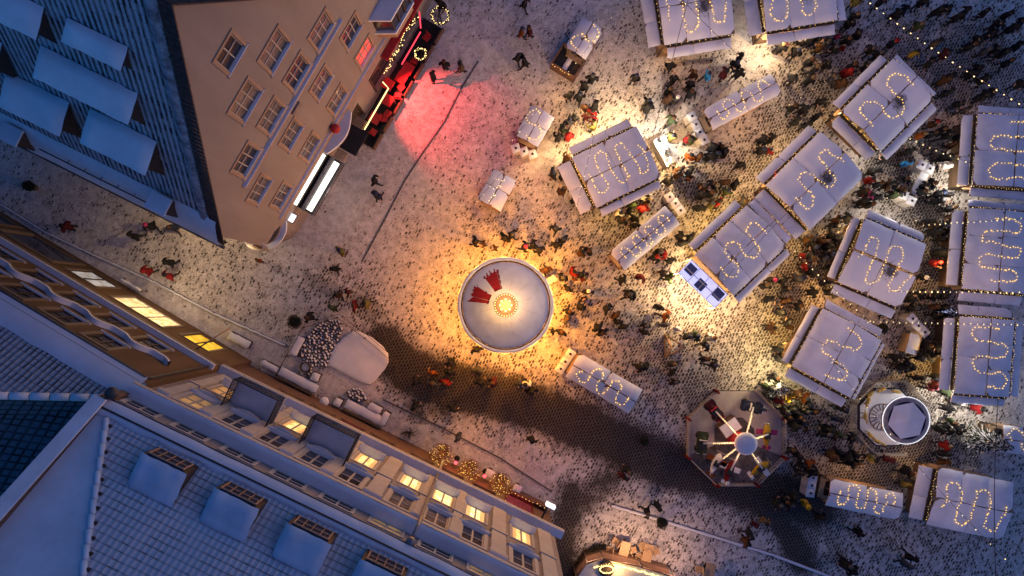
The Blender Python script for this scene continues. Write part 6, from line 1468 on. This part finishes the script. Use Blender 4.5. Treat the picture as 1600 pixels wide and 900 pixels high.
def people():
    PV = poses(); rp = random.Random(21)
    rows = []
    for tok in PEOPLE.split():
        x, y, c = tok.split(','); rows.append([float(x), float(y), c])
    seen = []
    for x, y, c in rows:
        child = c.isupper(); c = c.lower()
        dx, dy = x - NX, y - NY; far = math.hypot(dx, dy) > 0
        h = .85; p = at(x, y, h); p.z = 0
        pi_ = rp.choice((0, 1, 2, 3, 6)) if x > 860 and y < 660 and rp.random() < .72 else rp.choice((4, 5, 4, 5, 1))
        pose, (body, coat, heads) = PV[pi_]
        ang = rp.uniform(-PI, PI)
        nb = [q for q in rows if 0 < math.hypot(q[0] - x, q[1] - y) < 24]
        if nb and rp.random() < .6: ang = math.atan2(-(nb[0][1] - y), nb[0][0] - x) + rp.uniform(-.5, .5)
        sc = rp.uniform(.94, 1.06) * (.68 if child else 1.0)
        o = bpy.data.objects.new('person', body); col.objects.link(o); o.location = p; o.rotation_euler = (0, 0, ang); wd = rp.uniform(1.12, 1.3); o.scale = (sc * wd, sc * wd, sc)
        ct = bpy.data.objects.new('coat', coat); col.objects.link(ct); ct.parent = o; ct.material_slots[0].link = 'OBJECT'; ct.material_slots[0].material = M['coat_' + c]
        r = rp.random(); hk, hc, hw = 'hair', 'k', ''
        if r < .42: hk, hc = 'hat', rp.choice('kkkdnb')
        elif r < .45: hk, hc = 'hat', rp.choice('wrtwp'); 
        elif r < .66: hk, hc = 'hood', c
        elif r < .78: hc = rp.choice('bbt')
        hd = bpy.data.objects.new(hk, heads[hk]); col.objects.link(hd); hd.parent = o; hd.material_slots[0].link = 'OBJECT'; hd.material_slots[0].material = M['coat_' + hc]
        hw = {'w': 'white hat', 'r': 'red hat', 't': 'tan hat', 'y': 'yellow hat', 'o': 'orange hat', 'p': 'pink hat'}.get(hc, '') if hk == 'hat' else ''
        seen.append(dict(o=o, x=x, y=y, c=CW[c], who='child' if child else 'person', pose=pose, hat=hw))
    # the 300 that show best stay single people; the rest, far off in the dim or packed corner, are one crowd
    dim = sorted(seen, key=lambda s: (0 if s['x'] > 1380 and s['y'] < 185 else 1 if s['x'] > 1200 and 590 < s['y'] < 800 else 2 if s['x'] > 1340 else 3, math.hypot(s['x'] - 1600, s['y'] - 0)))
    rest = dim[:max(0, len(seen) - 300)]; ids = {id(s) for s in rest}; seen = [s for s in seen if id(s) not in ids]
    V, Fc, MI, ml = [], [], [], []
    bpy.context.view_layer.update()
    for s in rest:
        for ob in [s['o'], *s['o'].children]:
            mw = s['o'].matrix_basis; i0 = len(V); V += [mw @ v.co for v in ob.data.vertices]
            for pl in ob.data.polygons:
                m_ = ob.material_slots[pl.material_index].material
                if m_ not in ml: ml.append(m_)
                Fc.append([i0 + q for q in pl.vertices]); MI.append(ml.index(m_))
    me = bpy.data.meshes.new('crowd'); me.from_pydata(V, [], Fc)
    for m_ in ml: me.materials.append(m_)
    me.polygons.foreach_set('material_index', MI); me.polygons.foreach_set('use_smooth', [True] * len(Fc)); me.update()
    cr = bpy.data.objects.new('crowd', me); col.objects.link(cr); tag(cr, 'dense dim crowd filling the dark corner and the gaps between the edge stalls', 'crowd', None, 'stuff')
    for s in rest:
        for ob in [*s['o'].children, s['o']]: bpy.data.objects.remove(ob)
    # where each stands: two landmarks, then an ordinal outwards from the first
    for s in seen:
        L_ = sorted(LAND, key=lambda l: math.hypot(l[1] - s['x'], l[2] - s['y']))
        s['l'] = L_[:2]; s['d'] = math.hypot(L_[0][1] - s['x'], L_[0][2] - s['y'])
        hat = f" {s['hat'].split()[0]}-hatted" if s['hat'] else ''
        s['a'] = f"{s['c']}-coated{hat} {s['who']}"
    from collections import defaultdict
    g1 = defaultdict(list)
    for s in seen: g1[(s['a'], s['l'][0][0])].append(s)
    ords = ['first', 'second', 'third', 'fourth', 'fifth', 'sixth', 'seventh', 'eighth', 'ninth', 'tenth', 'eleventh', 'twelfth', 'thirteenth', 'fourteenth']
    for (a, l), v in g1.items():
        if len(v) == 1: v[0]['lab'] = f"{a} {v[0]['pose']} by {l}"; continue
        g2 = defaultdict(list)
        for s in v: g2[s['l'][1][0]].append(s)
        for l2, w in g2.items():
            if len(w) == 1: w[0]['lab'] = f"{a} {w[0]['pose']} by {l}, towards {l2}"; continue
            w.sort(key=lambda s: s['d'])
            for i, s in enumerate(w): s['lab'] = f"{ords[i]} {a} out from {l} towards {l2}"
    for s in seen: tag(s['o'], s['lab'], 'person', 'people on the market square')
    return seen
# ------------------------------------------------------------------ ground
def seg_d(x, y, a, b):
    ax, ay, bx, by = *a, *b; t = max(0, min(1, ((x - ax) * (bx - ax) + (y - ay) * (by - ay)) / max(1e-6, (bx - ax) ** 2 + (by - ay) ** 2)))
    return math.hypot(x - ax - t * (bx - ax), y - ay - t * (by - ay))

TRACK = [(600, 545), (640, 580), (700, 608), (770, 618), (860, 645), (950, 688), (1040, 722), (1120, 748), (1210, 775), (1275, 790)]
WET_SHADE = [(TRACK, 40, 1.0), ([(650, 575), (730, 600)], 36, .8), ([(895, 775), (880, 840), (876, 910)], 30, .75), ([(1200, 790), (1240, 850), (1255, 880)], 26, .8), ([(905, 790), (960, 740)], 30, .6), ([(1290, 790), (1310, 870)], 14, .35),  # melted track bands; part of their dark is painted shade
       ([(640, 560), (655, 640)], 30, .55), ([(520, 455), (480, 435)], 22, .40), ([(560, 470), (640, 540)], 26, .45), ([(1420, 640), (1450, 720), (1440, 760)], 26, .5), ([(1000, 560), (1070, 620)], 40, .35), ([(1330, 760), (1420, 740)], 24, .45)]
WORN_DIM = [([(1000, 300), (1120, 300), (1180, 250), (1260, 170)], 46, .5), ([(900, 200), (960, 150), (1080, 140)], 55, .12), ([(1160, 330), (1260, 420), (1200, 520)], 60, .62), ([(1290, 360), (1250, 470)], 50, .45), ([(950, 350), (1060, 440), (1040, 560)], 75, .36), ([(1060, 480), (1150, 560), (1100, 600)], 70, .42),  # trampled ground; the dim market corners are painted in as darker cobbles
        ([(1400, 250), (1440, 330), (1450, 420), (1450, 480), (1430, 600)], 60, .66), ([(1420, 110), (1550, 110)], 100, .58), ([(1300, 100), (1240, 180)], 65, .58), ([(1240, 650), (1330, 720), (1480, 700)], 70, .5), ([(880, 450), (960, 500)], 60, .22), ([(790, 360), (870, 380)], 60, .16), ([(850, 470), (790, 560), (700, 480), (790, 390), (860, 440)], 40, .15), ([(960, 620), (1060, 660)], 60, .3), ([(250, 400), (420, 420), (600, 460)], 60, .10),
        ([(1060, 640), (1300, 850), (1500, 870)], 120, .28), ([(960, 840), (1200, 900)], 60, .15), ([(1480, 270), (1490, 480)], 30, .4), ([(1470, 600), (1560, 700)], 40, .2)]
CLEAN = [([(560, 300), (640, 180), (720, 90)], 55, .16), ([(520, 600), (640, 680), (850, 780)], 26, .2), ([(150, 420), (330, 520), (440, 570)], 22, .25), ([(700, 60), (830, 60)], 50, .05), ([(460, 400), (520, 330)], 40, .15)]

def ground():
    def axis(lo, hi, step, far):
        a = []; v = lo
        while v <= hi: a.append(v); v += step
        out = [-far, -far / 4, lo - 30, lo - 8] + a + [hi + 8, hi + 30, far / 4, far]
        return out
    xs = axis(-32, 32.5, .3, 900); ys = axis(-19, 21, .3, 900)
    me = bpy.data.meshes.new('ground'); V = []; wet = []; worn_dim = []
    for y in ys:
        for x in xs:
            px, py = NX + x * FPX / H, NY - y * FPX / H
            w = 0; k = .23
            if -100 < px < 1700 and -100 < py < 1000:
                wob = mnoise.noise(Vector((x * .35, y * .35, 3))) * .5 + .28 * mnoise.noise(Vector((x * .9, y * .9, 5)))
                for ln, r, s in WET_SHADE:
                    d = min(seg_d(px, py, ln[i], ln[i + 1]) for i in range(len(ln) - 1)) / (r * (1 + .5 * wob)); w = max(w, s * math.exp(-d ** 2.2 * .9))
                for ln, r, s in WORN_DIM:
                    d = min(seg_d(px, py, ln[i], ln[i + 1]) for i in range(len(ln) - 1)) / r; k = max(k, .23 + s * math.exp(-d ** 2))
                for ln, r, s in CLEAN:
                    d = min(seg_d(px, py, ln[i], ln[i + 1]) for i in range(len(ln) - 1)) / r; k -= s * math.exp(-d ** 2)
                k += wob * .10
            V.append((x, y, .02 * mnoise.noise(Vector((x * .25, y * .25, 0))) if abs(x) < 32 and abs(y) < 20 else 0)); wet.append(w); worn_dim.append(max(0, k))
    nx, ny = len(xs), len(ys)
    me.from_pydata(V, [], [(j * nx + i, j * nx + i + 1, (j + 1) * nx + i + 1, (j + 1) * nx + i) for j in range(ny - 1) for i in range(nx - 1)])
    for nm, a in (('wet', wet), ('worn_dim', worn_dim)):
        at_ = me.attributes.new(nm, 'FLOAT', 'POINT'); at_.data.foreach_set('value', a)
    m, nt, b = new_mat('trodden_snow_on_cobbles'); L = nt.links.new
    tc = nd(nt, 'ShaderNodeTexCoord'); wa = nd(nt, 'ShaderNodeAttribute', attribute_name='wet'); wo = nd(nt, 'ShaderNodeAttribute', attribute_name='worn_dim')
    def noise(sc, det=4, ro=.6, src=None):
        n = nd(nt, 'ShaderNodeTexNoise'); n.inputs['Scale'].default_value = sc; n.inputs['Detail'].default_value = det; n.inputs['Roughness'].default_value = ro; L(src or tc.outputs['Object'], n.inputs['Vector']); return n
    def math_(op, a, bb, clamp=False):
        n = nd(nt, 'ShaderNodeMath', operation=op); n.use_clamp = clamp
        for i, q in enumerate((a, bb)):
            if isinstance(q, (int, float)): n.inputs[i].default_value = q
            else: L(q, n.inputs[i])
        return n.outputs[0]
    def rng(v, a, bb, c=0, d=1):
        n = nd(nt, 'ShaderNodeMapRange'); n.inputs['From Min'].default_value = a; n.inputs['From Max'].default_value = bb; n.inputs['To Min'].default_value = c; n.inputs['To Max'].default_value = d; L(v, n.inputs['Value']); return n.outputs['Result']
    # cobbles: rows of setts, slightly bent by low noise
    wn = noise(.25, 2); mp = nd(nt, 'ShaderNodeMapping'); mp.inputs['Rotation'].default_value = (0, 0, R(-62)); 
    mixv = nd(nt, 'ShaderNodeMixRGB', blend_type='LINEAR_LIGHT'); mixv.inputs['Fac'].default_value = .35; L(tc.outputs['Object'], mixv.inputs['Color1']); L(wn.outputs['Color'], mixv.inputs['Color2']); fn = noise(9, 2); mix2 = nd(nt, 'ShaderNodeMixRGB', blend_type='LINEAR_LIGHT'); mix2.inputs['Fac'].default_value = .055; L(mixv.outputs['Color'], mix2.inputs['Color1']); L(fn.outputs['Color'], mix2.inputs['Color2']); L(mix2.outputs['Color'], mp.inputs['Vector'])
    br = nd(nt, 'ShaderNodeTexBrick'); br.inputs['Scale'].default_value = 1; br.inputs['Brick Width'].default_value = .27; br.inputs['Row Height'].default_value = .17; br.inputs['Mortar Size'].default_value = .034; br.inputs['Mortar Smooth'].default_value = .6; br.offset = .5
    br.inputs['Color1'].default_value = (0, 0, 0, 1); br.inputs['Color2'].default_value = (1, 1, 1, 1); br.inputs['Mortar'].default_value = (.5, .5, .5, 1); L(mp.outputs['Vector'], br.inputs['Vector'])
    rb = nd(nt, 'ShaderNodeRGBToBW'); L(br.outputs['Color'], rb.inputs['Color'])           # random value per sett
    sett = math_('SUBTRACT', 1.0, br.outputs['Fac'])
    n1 = noise(5.5, 5, .7); n2 = noise(.7, 5, .65); n3 = noise(14, 3, .6)
    # how likely a sett shows: wear and painted dimness + patches + its own height
    t = math_('ADD', wo.outputs['Fac'], math_('MULTIPLY', math_('SUBTRACT', n2.outputs['Fac'], .5), .55))
    t = math_('ADD', t, math_('MULTIPLY', math_('SUBTRACT', n1.outputs['Fac'], .5), 1.5))
    t = math_('ADD', t, math_('MULTIPLY', math_('SUBTRACT', rb.outputs['Val'], .5), .75))
    t = math_('ADD', t, math_('MULTIPLY', wa.outputs['Fac'], .75))
    show = rng(t, .42, .62); show = math_('MULTIPLY', show, sett)
    # foot prints: sparse dark dabs through the snow
    vo = nd(nt, 'ShaderNodeTexVoronoi'); vo.inputs['Scale'].default_value = 4.4; vo.inputs['Randomness'].default_value = 1; ms = nd(nt, 'ShaderNodeMapping'); ms.inputs['Scale'].default_value = (1, 1.5, 1); ms.inputs['Rotation'].default_value = (0, 0, .7); L(tc.outputs['Object'], ms.inputs['Vector']); L(ms.outputs['Vector'], vo.inputs['Vector'])
    cb = nd(nt, 'ShaderNodeRGBToBW'); L(vo.outputs['Color'], cb.inputs['Color'])
    dab = rng(math_('ADD', vo.outputs['Distance'], math_('MULTIPLY', n3.outputs['Fac'], .25)), .34, .22)
    dab = math_('MULTIPLY', dab, rng(math_('ADD', math_('ADD', cb.outputs['Val'], wo.outputs['Fac']), math_('MULTIPLY', math_('SUBTRACT', n2.outputs['Fac'], .5), 1.3)), .62, .84))
    vo2 = nd(nt, 'ShaderNodeTexVoronoi'); vo2.inputs['Scale'].default_value = 7.8; ms2 = nd(nt, 'ShaderNodeMapping'); ms2.inputs['Scale'].default_value = (1.4, 1, 1); ms2.inputs['Rotation'].default_value = (0, 0, -.4); L(tc.outputs['Object'], ms2.inputs['Vector']); L(ms2.outputs['Vector'], vo2.inputs['Vector'])
    cb2 = nd(nt, 'ShaderNodeRGBToBW'); L(vo2.outputs['Color'], cb2.inputs['Color'])
    dab2 = math_('MULTIPLY', rng(math_('ADD', vo2.outputs['Distance'], math_('MULTIPLY', n3.outputs['Fac'], .3)), .40, .26), rng(math_('ADD', math_('ADD', cb2.outputs['Val'], wo.outputs['Fac']), math_('MULTIPLY', math_('SUBTRACT', n2.outputs['Fac'], .5), 1.3)), .66, .90))
    spk = noise(10.5, 3, .62); spd = rng(math_('ADD', spk.outputs['Fac'], math_('ADD', math_('MULTIPLY', math_('SUBTRACT', n2.outputs['Fac'], .5), .32), math_('MULTIPLY', wo.outputs['Fac'], .16))), .615, .675)
    dab2 = math_('MAXIMUM', math_('MULTIPLY', dab2, .8), math_('MULTIPLY', spd, .8))
    dark = math_('MAXIMUM', show, math_('MULTIPLY', math_('MAXIMUM', dab, dab2), .85))
    # thawed track, dark from melt and painted shade: nearly all stone, snow left in joints
    nw = math_('ADD', wa.outputs['Fac'], math_('MULTIPLY', math_('SUBTRACT', noise(1.6, 8, .75).outputs['Fac'], .5), .95)); wet_shade_m = rng(nw, .24, .60)
    jw = math_('MULTIPLY', wet_shade_m, math_('ADD', math_('MULTIPLY', sett, .14), .86))
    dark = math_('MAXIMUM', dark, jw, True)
    snow = nd(nt, 'ShaderNodeMix', data_type='RGBA'); snow.inputs['A'].default_value = (.46, .41, .385, 1); snow.inputs['B'].default_value = (.74, .675, .64, 1); L(rng(noise(2.2, 6, .7).outputs['Fac'], .35, .62), snow.inputs['Factor'])
    n4 = noise(3.0, 4, .7)
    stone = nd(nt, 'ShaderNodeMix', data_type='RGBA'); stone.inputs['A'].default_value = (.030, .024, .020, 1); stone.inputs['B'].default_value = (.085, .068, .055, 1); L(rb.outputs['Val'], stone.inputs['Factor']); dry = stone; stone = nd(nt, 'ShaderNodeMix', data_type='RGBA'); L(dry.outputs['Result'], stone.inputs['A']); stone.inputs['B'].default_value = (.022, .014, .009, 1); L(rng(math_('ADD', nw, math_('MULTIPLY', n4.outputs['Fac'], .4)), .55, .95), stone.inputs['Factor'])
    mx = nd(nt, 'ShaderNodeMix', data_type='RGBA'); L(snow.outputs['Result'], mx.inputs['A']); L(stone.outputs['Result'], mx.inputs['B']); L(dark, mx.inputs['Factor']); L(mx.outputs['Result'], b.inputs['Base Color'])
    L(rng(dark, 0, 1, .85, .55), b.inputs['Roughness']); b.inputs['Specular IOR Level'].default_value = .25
    bp = nd(nt, 'ShaderNodeBump'); bp.inputs['Strength'].default_value = .55; bp.inputs['Distance'].default_value = .05
    L(math_('SUBTRACT', math_('MULTIPLY', n1.outputs['Fac'], .8), dark), bp.inputs['Height']); L(bp.outputs['Normal'], b.inputs['Normal'])
    me.materials.append(m); o = bpy.data.objects.new('ground', me); col.objects.link(o); o['kind'] = 'structure'

def strip(name, pts, w, h, m, z=.0, snow=False, kind='structure'):
    mb = MB(); P = [at(x, y) for x, y in pts]
    for i in range(len(P) - 1):
        d = (P[i + 1] - P[i]); L_ = d.length; c = (P[i] + P[i + 1]) / 2; mb.box((c.x, c.y, z + h / 2), (L_ + w * .5, w, h), math.atan2(d.y, d.x), 0)
        if snow:
            M4 = Matrix.Rotation(math.atan2(d.y, d.x), 4, 'Z'); M4.translation = Vector((c.x, c.y, z + h)); snow_slab(mb, L_, w * .8, 0, .04, 1, i, M4, dens=3)
    o = mb.build(name, [M[m], M['snow']]); o['kind'] = kind; return o

# ------------------------------------------------------------------ assemble
mats()
M['gold'] = mat('gold', (.50, .34, .10), .45, .2, 5)
M['ride_deck'] = mat('ride_deck', (.60, .54, .52), .8, .12, 1.3, .2, c2=(.34, .29, .28), detail=8)
M['ride_wet'] = mat('ride_wet', (.06, .045, .04), .6, .6, 2.2, c2=(.22, .2, .2))
ground()
strip('drain_channel', [(747, 96), (722, 136), (695, 190), (660, 240), (632, 283), (600, 345), (566, 408)], .09, .035, 'stone')
strip('kerb', [(0, 318), (70, 362), (133, 392), (240, 440), (333, 489), (447, 540)], .16, .10, 'stone', 0, True)
strip('kerb', [(600, 625), (690, 668), (780, 715), (862, 768)], .08, .07, 'stone')
strip('kerb', [(955, 790), (1040, 815), (1120, 840), (1210, 868), (1300, 902)], .22, .06, 'stone', 0, True)
gh, FW = gable_house(); yh, FB = yellow_house(); gr, FC = grey_house()
LAND += [('the yellow house', 210, 450), ('the gabled house corner', 400, 395), ('the lit alley wall', 240, 350), ('the lit globe bushes', 730, 720)]
for i, sp in enumerate(ST): make_stall(sp, i)
props(); terraces(FW, gh); carousel(); plane_ride(); swing_carousel(); garden()
# lamps that hang at the stalls' counters (photo pixel, height, watts, colour)
WW, WA, YE, CO = (1, .64, .27), (1, .52, .17), (1, .60, .15), (1, .90, .74)
STALL_LAMPS = [(900, 226, 2.0, 200, WW), (940, 200, 2.0, 240, WW), (978, 184, 2.0, 200, WW), (1042, 216, 1.9, 250, CO), (1050, 252, 1.9, 260, WW), (1040, 278, 1.9, 90, WA), (1000, 330, 1.9, 90, YE), (950, 345, 1.9, 60, YE), (884, 275, 2.0, 40, WW),
    (1058, 440, 2.0, 280, WW), (1095, 482, 2.0, 280, WW), (1120, 488, 1.9, 120, WA), (1078, 392, 2.0, 90, YE), (1140, 326, 2.0, 90, YE), (1105, 352, 2.0, 70, YE), (1205, 420, 1.9, 70, WA), (1160, 470, 1.9, 60, WW), (1218, 490, 1.9, 110, YE), (1226, 530, 1.9, 100, YE),
    (1215, 66, 2.0, 210, WW), (1260, 58, 2.0, 80, WW), (1190, 66, 1.9, 90, CO), (1060, 88, 1.9, 30, WA), (1240, 230, 2.0, 100, WW), (1200, 270, 2.0, 90, WW), (1225, 330, 1.6, 90, WA), (1250, 372, 1.9, 60, YE), (1350, 205, 1.9, 90, YE), (1310, 175, 1.9, 50, WW), (1318, 355, 2.0, 110, WW), (1366, 242, 1.9, 80, CO),
    (1500, 288, 2.0, 200, CO), (1480, 310, 2.0, 60, CO), (1470, 410, 1.9, 60, YE), (1420, 440, 1.9, 40, WA), (1400, 330, 2.0, 100, CO), (1300, 455, 1.9, 80, (1, .5, .12)), (1310, 478, 1.8, 70, WA), (1215, 580, 1.9, 190, (1, .78, .34)), (1218, 605, 1.9, 110, (1, .78, .34)), (1240, 630, 1.9, 40, (1, .8, .3)), (1465, 570, 1.9, 90, YE), (1476, 612, 2.0, 150, CO), (1510, 640, 2.0, 150, CO), (1560, 640, 2.0, 100, CO),
    (1350, 742, 1.8, 40, WA), (1440, 740, 1.8, 40, WA), (1010, 420, 1.9, 60, WA), (1040, 370, 1.9, 60, WA), (880, 140, 1.9, 60, WA), (905, 170, 1.9, 60, WW), (840, 240, 1.9, 16, WA), (1180, 190, 1.9, 60, WA), (1530, 175, 1.8, 14, WA)]
for x, y, z, p, c in STALL_LAMPS:
    lamp('stall_lamp', at(x, y, z), p * 1.5, c, .10)
ppl = people()

# ------------------------------------------------------------------ sky, dusk light, camera
w = bpy.data.worlds.new('World'); scene.world = w; w.use_nodes = True; nt = w.node_tree; bg = nt.nodes['Background']
sk = nt.nodes.new('ShaderNodeTexSky'); sk.sky_type = 'NISHITA'; sk.sun_disc = False; sk.sun_elevation = R(1.0); sk.sun_rotation = R(90); sk.altitude = 50; sk.air_density = 1.0; sk.dust_density = .3; sk.ozone_density = 4.5
hs = nt.nodes.new('ShaderNodeHueSaturation'); hs.inputs['Saturation'].default_value = 1.05
nt.links.new(sk.outputs['Color'], hs.inputs['Color']); nt.links.new(hs.outputs['Color'], bg.inputs['Color']); bg.inputs['Strength'].default_value = .57
sd = bpy.data.lights.new('twilight_sun', 'SUN'); sd.energy = 0.19; sd.angle = R(45); sd.color = (1.0, .50, .38)
so = bpy.data.objects.new('twilight_sun', sd); col.objects.link(so); so.rotation_euler = (0, R(52), 0); so.location = (0, 0, 60)
cam = bpy.data.cameras.new('camera'); cam.lens = 24.0; cam.sensor_width = 36; cam.clip_end = 3000; cam.shift_x = 10 / 1600; cam.shift_y = 27 / 1600
co = bpy.data.objects.new('camera', cam); col.objects.link(co); co.location = (0, 0, H); scene.camera = co
scene.view_settings.view_transform = 'Standard'; scene.view_settings.look = 'None'; scene.view_settings.gamma = 1; scene.view_settings.use_curve_mapping = False
scene.view_settings.exposure = 0.0
scene.cycles.max_bounces = 5; scene.cycles.diffuse_bounces = 3; scene.cycles.glossy_bounces = 2; scene.cycles.transmission_bounces = 4
scene.cycles.use_denoising = True; scene.cycles.sample_clamp_indirect = 3.0
